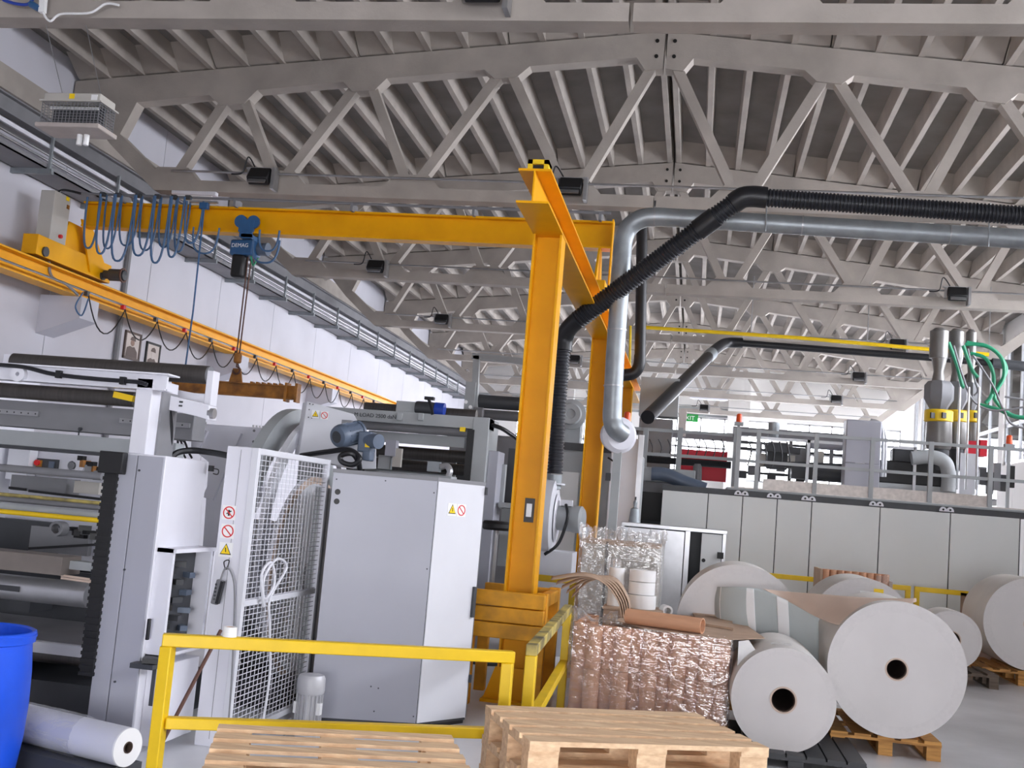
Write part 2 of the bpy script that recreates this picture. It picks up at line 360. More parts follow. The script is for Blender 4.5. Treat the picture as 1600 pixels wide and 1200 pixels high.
# ------------------------------------------------------------------ concrete trusses
ORD = {0: 'concrete truss overhead behind the photographer', 1: 'concrete truss just above the near edge of view', 2: 'first concrete roof truss, its lower beam runs along the top edge of the picture',
       3: 'second concrete roof truss, the largest one seen whole above the yellow crane beam', 4: 'third concrete roof truss, seen just below the yellow crane beam',
       5: 'fourth concrete roof truss from the top of the picture', 6: 'fifth concrete roof truss from the top of the picture',
       7: 'sixth concrete roof truss, in front of the white far wall', 8: 'last concrete roof truss, nearest the far wall'}
def make_truss(y):
    t = thing('roof_truss', ORD[3], 'truss', (RX, y, 6.2), 'concrete roof trusses')
    TH = .25
    for s in (-1, 1):
        X = lambda d: RX+s*d
        def ztop(d): return zr(X(d))-.01
        # top chord: one beam per half with haunches at the nodes
        low = [(9.5, .62), (9.15, .46), (7.15, .42), (6.95, .60), (6.55, .60), (6.35, .40), (4.95, .38), (4.78, .55), (4.42, .55), (4.25, .38), (2.72, .37), (2.55, .52), (2.2, .52), (2.02, .37), (.42, .37), (.28, .58), (.02, .58)]
        poly = [(X(.02), y-TH/2, ztop(.02)), (X(9.5), y-TH/2, ztop(9.5))] + [(X(d), y-TH/2, ztop(d)-h) for d, h in low]
        MB().prism(poly, (0, TH, 0)).build('top_chord', 'concrete', t, label='sloping top chord')
        # bottom chord with raised nodes
        up = [(.02, .42), (.3, .25)]
        for nd in (1.25, 3.7, 5.85, 7.62): up += [(nd-.45, .18), (nd-.26, .38), (nd+.26, .38), (nd+.45, .18)]
        up = [(.02, .18)] + up[2:]
        poly = [(X(7.9), y-TH/2, 6.22), (X(.02), y-TH/2, 6.22)] + [(X(d), y-TH/2, 6.22+h) for d, h in up]
        MB().prism(poly, (0, TH, 0)).build('bottom_chord', 'concrete', t)
        # end gusset
        poly = [(X(9.5), ztop(9.5)-.05), (X(9.5), 7.75), (X(8.75), 6.95), (X(7.9), 6.22), (X(7.4), 6.22), (X(7.4), 6.6), (X(7.85), 6.5), (X(8.6), 7.12), (X(8.35), 7.72), (X(8.2), ztop(8.2)-.3)]
        MB().prism([(a, y-TH/2+.002, b) for a, b in poly], (0, TH-.004, 0)).build('end_gusset', 'concrete', t)
        for top, bot in ((6.85, 7.55), (6.6, 5.95), (4.75, 5.75), (4.5, 3.8), (2.5, 3.6), (2.3, 1.38), (.15, 1.12)):
            MB().bar((X(top), y, ztop(top)-.45), (X(bot), y, 6.52), .15, .18, up=(0, 1, 0)).build('diagonal', 'concrete', t)
        for dz in (.14, .38):
            MB().cyl((X(.13), y-TH/2-.012, ztop(.1)-dz), (X(.13), y-TH/2, ztop(.1)-dz), .03, 8).build('bolt', 'dark_joint', t)
    MB().cyl((RX-7.6, y-.2, 6.52), (RX+7.6, y-.2, 6.52), .018, 6).build('conduit', 'steel', t)
    return t
tr0 = make_truss(TY[3])
for i, y in enumerate(TY):
    if i in (3, 0): continue
    clone(tr0, (RX, y, 6.2), label=ORD[i])
# lamp battens under the chords
def batten(a, b, label):
    a, b = Vector(a), Vector(b); t = thing('fluorescent_batten', label, 'lamp', (a+b)/2, 'battens on the roof trusses')
    MB().bar(a, b, .1, .06).build('housing', 'white_paint', t, bev=.01)
    MB().cyl(a-Vector((-.08, 0, .05)), b-Vector((.08, 0, .05)), .018, 8).build('tube', 'white', t)
batten((-8.45, TY[3]-.1, 6.19), (-7.7, TY[3]-.1, 6.19), 'white fluorescent batten under the second truss near the left wall')
batten((-.45, TY[7]-.05, 6.19), (.9, TY[7]-.05, 6.19), 'small dark fluorescent batten below the sixth truss')
# floodlights clamped on lower chords
def make_flood(p, label):
    t = thing('floodlight', label, 'lamp', p, 'floodlights on the roof trusses'); x, y, z = p
    MB().box((x, y-.16, z-.02), (.34, .16, .24), M=Matrix.Rotation(R(-35), 3, 'X')).build('housing', 'black', t, bev=.02)
    MB().box((x, y-.24, z-.08), (.28, .02, .18), M=Matrix.Rotation(R(-35), 3, 'X')).build('lens', 'steel', t)
    q = MB().box((x+.22, y-.1, z-.05), (.05, .2, .34)); q.box((x-.2, y-.1, z), (.03, .12, .2)); q.bar((x-.25, y-.1, z+.12), (x+.25, y-.1, z+.12), .05, .03)
    q.build('bracket', 'steel', t); MB().tube(smooth_path([(x-.1, y-.1, z+.1), (x-.25, y-.1, z+.3), (x-.32, y-.1, z+.05), (x-.5, y-.1, z+.02)]), .012, 6).build('cable', 'rubber', t)
    return t
FL = [((412, 284), 3, 'twin black floodlight on the second truss, nearest the left wall'), ((893, 300), 3, 'floodlight on the second truss right behind the yellow portal beam'),
      ((590, 424), 4, 'black floodlight on the third truss left of the yellow column'), ((1492, 478), 4, 'floodlight on the third truss above the green hoses'),
      ((692, 503), 5, 'small floodlight on the fourth truss left of the yellow column'), ((1400, 550), 5, 'floodlight on the fourth truss left of the dosing hoppers'),
      ((895, 604), 6, 'dark floodlight seen between the two yellow columns'), ((1340, 597), 6, 'floodlight on the fifth truss right of the ridge'),
      ((1305, 628), 7, 'tiny floodlight on the sixth truss near the white far wall'), ((1100, 636), 8, 'tiny floodlight on the last truss below the ridge'),
      ((760, 2), 2, 'grey floodlight cut by the top edge of the picture')]
f0 = None
for (px, py), k, lb in FL:
    p = at(px, py, TY[k]-.15); p.z = 6.46
    if f0 is None: f0 = make_flood(p, lb)
    else: clone(f0, p, label=lb)
# cable and connector at the near left corner of the roof
q = thing('cable_loop', 'white cable looping with blue plugs under the first truss at the top left corner', 'cable', at(70, 10, 9.3))
MB().tube(smooth_path([at(60, -20, 9.4), at(66, 15, 9.4), at(78, 33, 9.4), at(95, 22, 9.4), at(140, 20, 9.4), at(165, 6, 9.4), at(186, 8, 9.4)]), .012, 6).build('white_cable', 'white', q)
MB().tube(smooth_path([at(5, 0, 9.4), at(25, 6, 9.4), at(45, 6, 9.4), at(55, -10, 9.4)]), .016, 6).build('blue_cable', 'bright_blue', q)
MB().cyl(at(48, 6, 9.4), at(62, 14, 9.4), .035, 10).build('plug', 'hoist_blue', q); MB().bar(at(70, -20, 9.4), at(66, 20, 9.4), .06, .05).build('hanger', 'white', q)
# ================================================================== services along the left wall
o = MB().ibeam((-9.9, 7, 6.73), (-9.9, 45.5, 6.73), .16, .26).build('service_beam', 'dull_grey'); tag(o, 'long grey steel channel high on the left wall above the cable tray', 'beam')
t = thing('cable_tray', 'galvanised cable tray with conduits running along the left wall below the steel channel', 'cable tray', (-10.1, 26, 6.1))
MB().span((-10.36, 7, 6.12), (-9.82, 45.5, 6.14)).span((-9.84, 7, 6.12), (-9.82, 45.5, 6.2)).span((-10.36, 7, 6.12), (-10.34, 45.5, 6.2)).build('tray', 'dull_grey', t)
for k, (x, z, r_) in enumerate(((-9.9, 6.2, .025), (-10.0, 6.19, .03), (-9.93, 6.3, .02), (-10.1, 6.19, .02), (-9.96, 6.4, .022))):
    MB().cyl((x, 7, z), (x, 45.5, z), r_, 8).build('conduit', 'alu' if k % 2 else 'steel', t)
MB().span((-9.86, 7, 6.44), (-9.82, 45.5, 6.5)).build('trunking', 'white_paint', t)
y = 8.6
while y < 45:
    MB().span((-10.4, y, 6.04), (-9.72, y+.06, 6.12)).build('bracket', 'zinc', t)
    MB().span((-9.8, y+.01, 6.1), (-9.76, y+.05, 6.62)).build('hanger', 'zinc', t); y += 1.9
tag(MB().cyl((-10.345, 17.8, 1.0), (-10.345, 17.8, 6.1), .05, 8).build('downpipe', 'dull_grey'), 'grey vertical conduit down the left wall beside the framed pictures', 'pipe')
# insect killer hung from wires
c = at(122, 182, 10.3); t = thing('insect_killer', 'wire caged electric insect killer lamp hanging at the top left', 'insect lamp', c)
MB().box(c+Vector((0, 0, .16)), (.66, .3, .09)).build('housing', 'box_beige', t, bev=.012)
MB().box(c+Vector((0, 0, .11)), (.72, .36, .015)).build('canopy', 'box_beige', t)
MB().box(c+Vector((0, 0, -.16)), (.74, .38, .05)).build('collecting_tray', 'insect_tray', t, bev=.01)
g = MB()
for k in range(17):
    for s in (-1, 1): g.bar(c+Vector((-.33+k*.041, s*.15, -.15)), c+Vector((-.33+k*.041, s*.15, .12)), .004, .004)
for k in range(7):
    for s in (-1, 1): g.bar(c+Vector((s*.335, -.15+k*.05, -.15)), c+Vector((s*.335, -.15+k*.05, .12)), .004, .004)
for k in range(9):
    z = -.14+k*.03
    for s in (-1, 1): g.bar(c+Vector((-.335, s*.15, z)), c+Vector((.335, s*.15, z)), .004, .004); g.bar(c+Vector((s*.335, -.15, z)), c+Vector((s*.335, .15, z)), .004, .004)
g.build('cage', 'dull_grey', t)
MB().box(c+Vector((0, .02, -.02)), (.6, .02, .24)).build('grid_plate', 'dark_grey', t)
for dz in (.06,): MB().cyl(c+Vector((-.28, -.08, dz)), c+Vector((.28, -.08, dz)), .016, 8).build('lamp_tube', 'white', t)
MB().box(c+Vector((0, -.155, .165)), (.06, .004, .055)).build('badge', 'sign_yellow', t); MB().box(c+Vector((.26, -.155, .15)), (.07, .006, .07)).build('label_plate', 'white', t)
for dx, px, py in ((-.2, 121, 40), (.25, 167, -10)):
    p = c+Vector((dx, 0, .2)); MB().cyl(p, (p.x+.12, 9.6, 6.3), .004, 5).build('wire', 'steel', t)
for dx in (.02, .1): MB().cyl(c+Vector((dx, .05, -.3)), c+Vector((dx, .05, -.18)), .03, 8).build('cable_gland', 'white', t)

# ================================================================== crane runway on the left wall
t = thing('crane_runway', 'yellow crane runway beam on brackets along the left wall', 'crane rail', (-9.85, 26, 4.42))
MB().ibeam((-9.85, 7, 4.58), (-9.85, 44, 4.58), .30, .32, .025, .015).build('beam', 'yellow', t)
MB().span((-9.88, 7, 4.74), (-9.82, 44, 4.78)).build('rail', 'broom_brown', t)
MB().cyl((-9.66, 7, 4.52), (-9.66, 44, 4.52), .018, 6).build('cable_track', 'steel', t)
for i, y in enumerate(TY[2:8]):
    o = MB().prism([(XL, y-.25, 3.8), (-9.68, y-.25, 4.08), (-9.68, y-.25, 4.42), (XL, y-.25, 4.42)], (0, .5, 0)).build('corbel', 'wall_paint', wl)
# festoon cable below the runway
t = thing('festoon_cable', 'black festoon cable hanging in loops below the wall crane rail', 'cable', (-9.66, 24, 4.1))
n = 16; y0 = 15.5
pts = []
for k in range(n):
    ya, yb = y0+k*1.12, y0+(k+1)*1.12; sg = .42 if k else .5
    for j in range(10):
        u = j/10; pts.append((-9.6, ya+(yb-ya)*u, 4.44-sg*4*u*(1-u)))
MB().tube(pts, .012, 6).build('looped_cable', 'rubber', t)
for k in range(n+1): MB().box((-9.64, y0+k*1.12, 4.48), (.06, .07, .07)).build('cable_trolley', 'red' if k % 2 else 'dark_grey', t)
MB().tube(smooth_path([(-9.6, 15.5, 4.4), (-9.55, 15.3, 4.1), (-9.55, 15.1, 4.2), (-9.55, 15.25, 4.45)]), .013, 6).build('pigtail', 'cable_blue', t)

# ================================================================== overhead travelling crane
BY = 15.3
t = thing('bridge_crane', 'yellow single girder bridge crane spanning from the wall rail to the portal beam', 'crane', (-5.6, BY, 5.48))
MB().ibeam((-9.7, BY, 5.69), (-1.42, BY, 5.69), .22, .40, .03, .014).build('girder', 'yellow', t)
MB().prism([(-1.43, BY-.1, 5.92), (-1.43, BY-.1, 4.95), (-1.43, BY+.05, 4.95), (-1.43, BY+.1, 5.92)], (.02, 0, 0)).build('end_plate', 'yellow', t)
# left end carriage on the wall rail
MB().span((-9.97, 14.2, 4.8), (-9.72, 16.25, 5.1)).build('end_carriage', 'yellow', t, bev=.01)
MB().prism([(-9.84, 14.9, 5.1), (-9.84, 16.0, 5.1), (-9.84, 15.5, 5.52), (-9.84, 15.05, 5.52)], (.03, 0, 0)).build('gusset', 'yellow', t)
MB().prism([(-9.72, 15.6, 4.85), (-9.72, 16.1, 4.95), (-9.72, 15.45, 5.6), (-9.72, 15.2, 5.6)], (.03, 0, 0)).build('gusset', 'yellow', t)
for y in (14.4, 16.0): MB().cyl((-9.72, y, 4.88), (-9.69, y, 4.88), .075, 16).build('wheel_cap', 'dark_grey', t)
m_ = MB().lathe((-9.68, 16.0, 4.9), (1, 0, 0), [(0, 0), (0, .07), (.1, .07), (.1, .1), (.3, .1), (.3, .085), (.36, .08), (.37, 0)], 16).build('travel_motor', 'dark_grey', t)
MB().ring((-9.36, 16.0, 4.9), (-9.34, 16.0, 4.9), .12, .095, 16).build('fan_guard', 'broom_brown', m_)
# right end carriage on the portal beam
MB().span((-1.63, 14.5, 4.62), (-1.40, 16.2, 4.88)).build('end_carriage', 'yellow', t, bev=.01)
MB().prism([(-1.60, BY-.5, 4.88), (-1.60, BY+.5, 4.88), (-1.60, BY+.12, 5.5), (-1.60, BY-.12, 5.5)], (.03, 0, 0)).build('gusset', 'yellow', t)
bx = MB().span((-9.98, 14.5, 5.08), (-9.74, 14.92, 5.85)).build('control_box', 'box_beige', t, bev=.01)
MB().span((-9.735, 14.78, 5.78), (-9.73, 14.86, 5.84)).build('sticker', 'sign_yellow', bx); MB().span((-9.735, 14.82, 5.66), (-9.725, 14.88, 5.72)).build('sticker', 'rust_orange', bx)
MB().cyl((-9.74, 14.74, 5.2), (-9.7, 14.74, 5.2), .03, 10).build('switch', 'red', bx)
MB().cyl((-9.86, 14.7, 4.98), (-9.86, 14.7, 5.08), .06, 12).build('plug', 'hoist_blue', bx)
MB().tube(smooth_path([(-9.86, 14.7, 5.0), (-9.8, 14.75, 4.6), (-9.62, 14.9, 4.5), (-9.6, 15.2, 4.4)]), .022, 6).build('supply_cable', 'dull_grey', t)
MB().cyl((-9.75, BY-.2, 5.98), (-1.45, BY-.2, 5.98), .022, 6).build('cable_track', 'dull_grey', t)
MB().tube(smooth_path([(-9.9, 14.75, 5.85), (-9.88, 14.9, 5.97), (-9.7, BY-.2, 5.98)]), .02, 6).build('track_bend', 'rubber', t)
for k in range(5): MB().span((-9.0+k*1.85-.02, BY-.22, 5.87), (-9.0+k*1.85+.02, BY+.02, 5.99)).build('track_bracket', 'dull_grey', t)
xs = [at(px, 320, 15.05).x for px in (160, 184, 216, 246, 272, 294)]
def hang(x0, x1, zt, zb, r_=.017, Y=15.0):
    P = []
    for j in range(15):
        u = j/14; P.append((x0+(x1-x0)*(.5-.5*math.cos(math.pi*u)), Y, zt-(zt-zb)*(1-abs(2*u-1)**2.6)))
    return MB().tube(P, r_, 6)
lp = 0
for k in range(5):
    hang(xs[k]-.02, xs[k+1]-.04, 5.96, 5.02-.1*(k % 2)).build('festoon_loop', 'cable_blue', t)
    hang(xs[k]+.05, xs[k+1]+.03, 5.96, 5.18-.06*((k+1) % 2), .015, 15.06).build('festoon_loop', 'cable_blue', t)
hang(at(134, 330, 15).x, xs[0], 5.9, 5.1).build('festoon_loop', 'cable_blue', t)
hang(xs[5], at(316, 335, 15).x, 5.9, 5.25).build('festoon_loop', 'cable_blue', t)
hang(at(302, 360, 15).x, at(340, 380, 15).x, 5.5, 5.1, .014).build('festoon_loop', 'cable_blue', t)
hang(at(405, 368, 15).x, at(436, 368, 15).x, 5.5, 5.18, .016).build('festoon_loop', 'cable_blue', t)
hang(at(393, 400, 15).x, at(438, 368, 15).x, 5.35, 5.0, .016).build('festoon_loop', 'cable_blue', t)
for x in xs: MB().box((x, 15.03, 5.96), (.08, .06, .06)).build('cable_trolley', 'dark_grey', t)
# pendant rope with its junction
p = at(318, 333, 15.0); t = thing('pendant_cable', 'thin dark green pendant rope hanging from a blue junction on the crane girder', 'cable', (p.x, 15, 3.4))
MB().box((p.x, 15.0, 5.83), (.14, .08, .1)).build('junction', 'hoist_blue', t, bev=.01); MB().bar((p.x-.25, 15.02, 5.9), (p.x+.2, 15.02, 5.9), .05, .03).build('plate', 'steel', t)
MB().tube([(p.x, 15, 5.78), (p.x+.01, 15, 5.0), (p.x+.02, 15, 4.2), (p.x, 15, 3.25)], .013, 6).build('rope', 'hoist_blue', t)
# chain hoist
hx = at(388, 380, BY).x; t = thing('chain_hoist', 'blue electric chain hoist on a trolley under the yellow girder', 'hoist', (hx, BY, 3.4))
tr = MB()
for s in (-1, 1):
    tr.cyl((hx+s*.1, BY-.14, 5.66), (hx+s*.1, BY-.10, 5.66), .1, 20)
tr.span((hx-.12, BY-.145, 5.5), (hx+.12, BY-.10, 5.68)); tr.span((hx-.07, BY-.14, 5.4), (hx+.1, BY+.14, 5.47)); tr.span((hx-.1, BY+.10, 5.42), (hx+.12, BY+.14, 5.6)); tr.span((hx-.1, BY-.14, 5.42), (hx+.1, BY-.1, 5.52))
tr.build('trolley', 'hoist_blue', t)
bd = MB().box((hx-.02, BY-.03, 5.26), (.40, .26, .24), rz=R(-8)).build('motor_body', 'hoist_blue', t, bev=.03)
text('DEMAG', (hx-.19, BY-.165, 5.25), .085, Matrix.Rotation(R(-8), 3, 'Z') @ FRONT, 'white', bd)
MB().cyl((hx+.18, BY, 5.27), (hx+.34, BY-.02, 5.27), .1, 16).build('end_cover', 'motor_blue', t)
MB().box((hx-.08, BY-.05, 4.98), (.2, .2, .36)).build('chain_bag', 'black', t, bev=.04)
MB().tube(smooth_path([(hx+.1, BY-.08, 5.15), (hx+.16, BY-.1, 5.0), (hx+.22, BY-.08, 5.12)]), .012, 6).build('control_lead', 'green', t)
for dx in (.03, .085): MB().cyl((hx+dx, BY-.02, 5.2), (hx+dx*.8, BY-.02, 3.62), .011, 6).build('chain', 'broom_brown', t)
hk = MB().lathe((hx+.05, BY-.02, 3.66), (0, 0, -1), [(0, 0), (0, .05), (.03, .06), (.13, .06), (.15, .045), (.16, 0)], 14).build('hook_block', 'rust_orange', t)
P = [(hx+.05, BY-.02, 3.52)]+[(hx+.05+.055*math.sin(a), BY-.02, 3.40+.055*math.cos(a)) for a in [R(v) for v in range(0, 271, 30)]]
MB().tube(P, .016, 8).build('hook', 'broom_brown', hk)
# lifting beam on the hook
lx = hx+.05; t = thing('lifting_beam', 'rusty orange lifting beam hanging level from the crane hook', 'lifting beam', (lx, BY, 3.0))
a, b = at(270, 632, BY).x, at(462, 640, BY).x
MB().ibeam((a, BY, 3.12), (b, BY, 3.12), .13, .20, .018, .05).build('beam', 'rust_orange', t)
MB().prism([(lx-.11, BY-.015, 3.2), (lx+.11, BY-.015, 3.2), (lx+.06, BY-.015, 3.43), (lx-.06, BY-.015, 3.43)], (0, .03, 0)).build('lug', 'rust_orange', t)
for x in (b, b-.16, a): MB().span((x-.02, BY-.08, 2.98), (x+.02, BY+.08, 3.26)).build('end_plate', 'rust_orange', t)
for k in range(6): MB().span((lx+.25+k*.09, BY-.05, 3.22), (lx+.29+k*.09, BY+.05, 3.245)).build('notch_plate', 'rust_orange', t)

# ================================================================== yellow portal carrying the crane
PX = -1.515
t = thing('crane_portal', 'tall yellow steel portal of columns and a long beam in the middle of the hall', 'steel portal', (PX, 15.8, 0))
for k, y in enumerate((9.95, 15.85, 21.8)):
    c_ = MB().ibeam((PX, y, .02), (PX, y, 4.27), .27, .27, .02, .014, up=(1, 0, 0)).build('column', 'yellow', t)
    MB().span((PX-.25, y-.25, 0), (PX+.25, y+.25, .025)).build('base_plate', 'yellow', t)
    MB().prism([(PX-.24, y-.15, .025), (PX+.24, y-.15, .025), (PX+.15, y-.15, .3), (PX-.15, y-.15, .3)], (0, .012, 0)).build('gusset', 'yellow', t)
    if k == 1:
        for dx in (-.06, .06): MB().cyl((PX+dx, y-.03, 3.95), (PX+dx, y, 3.95), .025, 10).build('bolt', 'yellow', t)
MB().ibeam((PX, 8.8, 4.42), (PX, 24.6, 4.42), .28, .30, .02, .014).build('beam', 'yellow', t)
MB().span((PX-.03, 9.2, 4.57), (PX+.03, 24.4, 4.62)).build('rail', 'broom_brown', t)
st = MB().span((PX-.09, 8.95, 4.57), (PX-.05, 9.15, 4.7)).span((PX+.05, 8.95, 4.57), (PX+.09, 9.15, 4.7)).span((PX-.09, 8.95, 4.66), (PX+.09, 9.15, 4.7)).build('end_stop', 'rail_yellow', t)
MB().span((PX-.05, 8.98, 4.57), (PX+.05, 9.12, 4.66)).build('buffer', 'black', st)
q = at(823, 797, 9.78)
MB().box((q.x, 9.935, q.z), (.09, .01, .22)).build('power_socket', 'dark_grey', t); MB().box((q.x, 9.925, q.z), (.05, .02, .12)).build('socket_cover', 'steel', t)
# timber guard round the near column
t = thing('column_guard', 'worn yellow guard frame boxed round the foot of the near portal column', 'guard frame', (PX, 9.9, 0))
gx0, gx1, gy0, gy1 = PX-.42, PX+.30, 9.42, 10.4
for z in (.66, .795, .93): MB().span((gx0, gy0-.03+(.012 if z == .795 else 0), z-.064), (gx1, gy0+.05, z+.064)).build('board', 'timber_yellow', t, bev=.008)
for z in (.66, .93):
    MB().span((gx1-.08, gy0+.05, z-.055), (gx1, gy1, z+.055)).build('board', 'timber_yellow', t, bev=.008)
    MB().span((gx0, gy1, z-.055), (gx1, gy1+.08, z+.055)).build('board', 'timber_yellow', t, bev=.008)
for x, y, h in ((gx0+.06, gy0+.1, .62), (gx1-.04, gy0+.12, 1.0), (gx0+.05, gy1-.1, .62), (gx1-.04, gy1-.02, 1.0)):
    MB().span((x-.05, y-.05, 0), (x+.05, y+.05, h)).build('leg', 'timber_yellow', t, bev=.006)
# ================================================================== yellow guard rails
def rail(label, a, b, h, lo, w, m, mid=True, name='guard_rail', group='yellow guard rails'):
    a, b = Vector((a[0], a[1], 0)), Vector((b[0], b[1], 0)); t = thing(name, label, 'guard rail', (a+b)/2, group); z = Vector((0, 0, 1))
    for p in (a, b): MB().bar(p, p+z*(h-w), w, w).build('post', 'rail_yellow', t, bev=.005)
    d = (b-a).normalized()*w/2
    MB().bar(a-d+z*(h-w/2), b+d+z*(h-w/2), w, w).build('top_rail', m, t, bev=.005)
    if mid: MB().bar(a+d+z*lo, b-d+z*lo, w, w*.9).build('lower_rail', 'rail_yellow', t, bev=.005)
    return t
RLH = .95
A0, A1 = atz(265, 990, RLH), atz(795, 1017, RLH)
rail('bright yellow guard rail in front of the grey cabinet and mesh fence', A0, A1, RLH, .515, .062, 'rail_yellow')
B0, B1 = atz(832, 1006, RLH), atz(888, 945, RLH)
rail('short yellow guard rail with a scuffed top beside the wrapped tube stack', B0, B1, RLH, .47, .065, 'rail_worn')
tape = thing('tape_roll', 'small roll of pinkish white tape on the near yellow rail', 'tape', A0)
p = A0.lerp(A1, .165); tape.location = (p.x, p.y, RLH)
MB().ring((p.x, p.y, RLH), (p.x, p.y, RLH+.05), .036, .022, 24).build('tape', 'white', tape)
MB().ring((p.x, p.y, RLH+.002), (p.x, p.y, RLH+.048), .022, .018, 24).build('core', 'tube_brown', tape)
for lb, (xa, ya), (xb, yb) in (('far yellow guard rail behind the big paper rolls, left of the tube box', (1045, 899), (1285, 901)), ('far yellow rail end beside the box of brown tubes', (1385, 910), (1419, 914)), ('far yellow rail in front of the panelled enclosure at the right', (1433, 915), (1545, 924))):
    a, b = atz(xa, ya, 1.0), atz(xb, yb, 1.0); a.y = b.y = 18.0; a = Vector((at(xa, ya, 18).x, 18, 0)); b = Vector((at(xb, yb, 18).x, 18, 0))
    rail(lb, a, b, 1.02, .5, .075, 'rail_yellow')
a = Vector((at(835, 897, 12.2).x, 12.2, 0)); b = Vector((at(896, 905, 12.2).x, 12.2, 0))
rail('yellow rail partly hidden behind the curled cardboard strips', a, b, 1.0, .5, .07, 'rail_yellow')

# ================================================================== ducts and hoses overhead
def ribbed(path, r, pitch):
    P = [Vector(p) for p in path]; L = [0]
    for i in range(1, len(P)): L.append(L[-1]+(P[i]-P[i-1]).length)
    out = []; n = int(L[-1]/pitch*4); j = 0
    for k in range(n+1):
        s = L[-1]*k/n
        while j < len(P)-2 and L[j+1] < s: j += 1
        out.append(P[j]+(P[j+1]-P[j])*((s-L[j])/max(1e-6, L[j+1]-L[j])))
    return MB().tube(out, r, 18, rf=lambda i: r*(1. if i % 4 in (0, 1) else .86))
HD = .108
t = thing('corrugated_hose', 'black corrugated suction hose rising from the white fan and running off to the right', 'hose', at(868, 735, 13.4))
ribbed([at(867, 740, 13.4), at(872, 640, 13.4), at(880, 545, 13.4)], HD*.92, .042).build('rising_hose', 'hose_black', t)
MB().tube(smooth_path([at(880, 548, 13.4), at(882, 530, 13.4), at(889, 513, 13.35), at(905, 498, 13.3)]), HD*1.03, 18).build('elbow', 'rubber', t)
ribbed([at(903, 500, 13.3), at(1095, 356, 12.75)], HD*1.12, .04).build('sloping_hose', 'hose_black', t)
MB().tube([at(1090, 360, 12.77), at(1118, 339, 12.7)], HD*1.2, 18).build('collar', 'rubber', t)
ribbed([at(1116, 340, 12.7), at(1152, 314, 12.62)], HD*1.12, .04).build('sloping_hose', 'hose_black', t)
MB().tube(smooth_path([at(1146, 318, 12.63), at(1160, 309, 12.6), at(1176, 307, 12.6), at(1198, 309, 12.6)]), HD*1.16, 18).build('elbow', 'rubber', t)
ribbed([at(1196, 309, 12.6), at(1600, 337, 12.6), at(1850, 354, 12.6)], HD, .04).build('level_hose', 'hose_black', t)
DR = .115; DY = 13.2
t = thing('spiral_duct', 'galvanised round duct bending down beside the far portal column', 'duct', at(958, 660, DY))
dp = [at(1900, 392, DY), at(1100, 343, DY), at(1030, 339, DY)]
MB().tube(dp, DR, 24).build('level_duct', 'zinc', t)
MB().tube(smooth_path([at(1032, 339, DY), at(1005, 341, DY), at(984, 354, DY), at(974, 376, DY), at(972, 402, DY)], 6), DR*1.02, 24).build('bend', 'zinc', t)
MB().tube([at(972, 400, DY), at(961, 560, DY), at(957, 640, DY)], DR, 24).build('falling_duct', 'zinc', t)
MB().tube(smooth_path([at(957, 638, DY), at(957, 656, DY), at(962, 670, DY), at(972, 678, DY+.1)], 6), DR*1.02, 24).build('bend', 'zinc', t)
for (xa, ya), (xb, yb) in (((1252, 352), (1254, 352.1)), ((1482, 366.5), (1484, 366.6)), ((964, 515), (963.9, 517)), ((958.6, 602), (958.5, 604)), ((1022, 339), (1024, 339))):
    MB().cyl(at(xa, ya, DY), at(xb, yb, DY), DR*1.06, 24).build('joint_band', 'steel', t)
for px in (1199, 1547):
    a = at(px, 309+(px-1196)*.069-16, 12.6); b = at(px-3, 309+(px-1196)*.069+52, DY-.14)
    MB().cyl(a, b, .008, 6).build('hanger_wire', 'zinc', t)
c = at(967, 680, DY+.15); dd = Vector((.5, -1, 0)).normalized()
MB().lathe(c, dd, [(-.12, 0), (-.12, .2), (-.02, .225), (.02, .225), (.07, .18), (.08, 0)], 28).build('cyclone_drum', 'white_paint', t, label='white drum at the duct foot')
MB().span((c.x-.05, c.y-.02, 0), (c.x+.05, c.y+.08, c.z-.15)).build('stand_post', 'machine_grey', t)
BRp = .088
t = thing('black_pipe', 'smooth black pipe dropping behind the galvanised duct with a bend to the left', 'pipe', at(1000, 575, 17))
MB().tube([at(1002, 340, 17), at(1003, 370, 17), at(1002, 450, 17), at(1000, 560, 17)], BRp, 16).build('drop', 'rubber', t)
MB().tube(smooth_path([at(1000, 555, 17), at(998, 572, 17), at(990, 583, 17), at(975, 586, 17), at(955, 587, 17)], 6), BRp*1.08, 16).build('bend', 'rubber', t)
MB().tube(smooth_path([at(1002, 345, 17), at(1006, 330, 17.2), at(1020, 322, 17.5), at(1060, 322, 18)], 6), BRp, 16).build('top_bend', 'rubber', t)
t = thing('far_black_pipe', 'black pipe sloping down to the extruder from the far trusses', 'pipe', at(1060, 610, 24))
MB().tube([at(1012, 652, 20), at(1108, 556, 26)], .13, 16).build('sloping_pipe', 'rubber', t)
MB().tube(smooth_path([at(1105, 559, 25.9), at(1118, 546, 26.6), at(1135, 536, 27.2), at(1160, 536, 27.3)], 6), .13, 16).build('bend', 'rubber', t)
MB().cyl(at(1104, 560, 25.8), at(1112, 552, 26.2), .15, 16).build('clamp', 'zinc', t)
MB().tube([at(1155, 536, 27.3), at(1470, 560, 27.3), at(1750, 586, 27.3)], .085, 12).build('level_pipe', 'rubber', t)
MB().tube([at(1550, 567, 27.2), at(1760, 590, 27.2)], .12, 12).build('lagged_pipe', 'dark_grey', t)
t = thing('gas_pipe', 'thin yellow gas pipe crossing the hall under the fourth truss', 'pipe', at(1300, 532, 25.8))
MB().tube([at(1000, 511, 25.8), at(1250, 528, 25.8), at(1545, 554, 25.8)], .045, 8).build('level_run', 'rail_yellow', t)
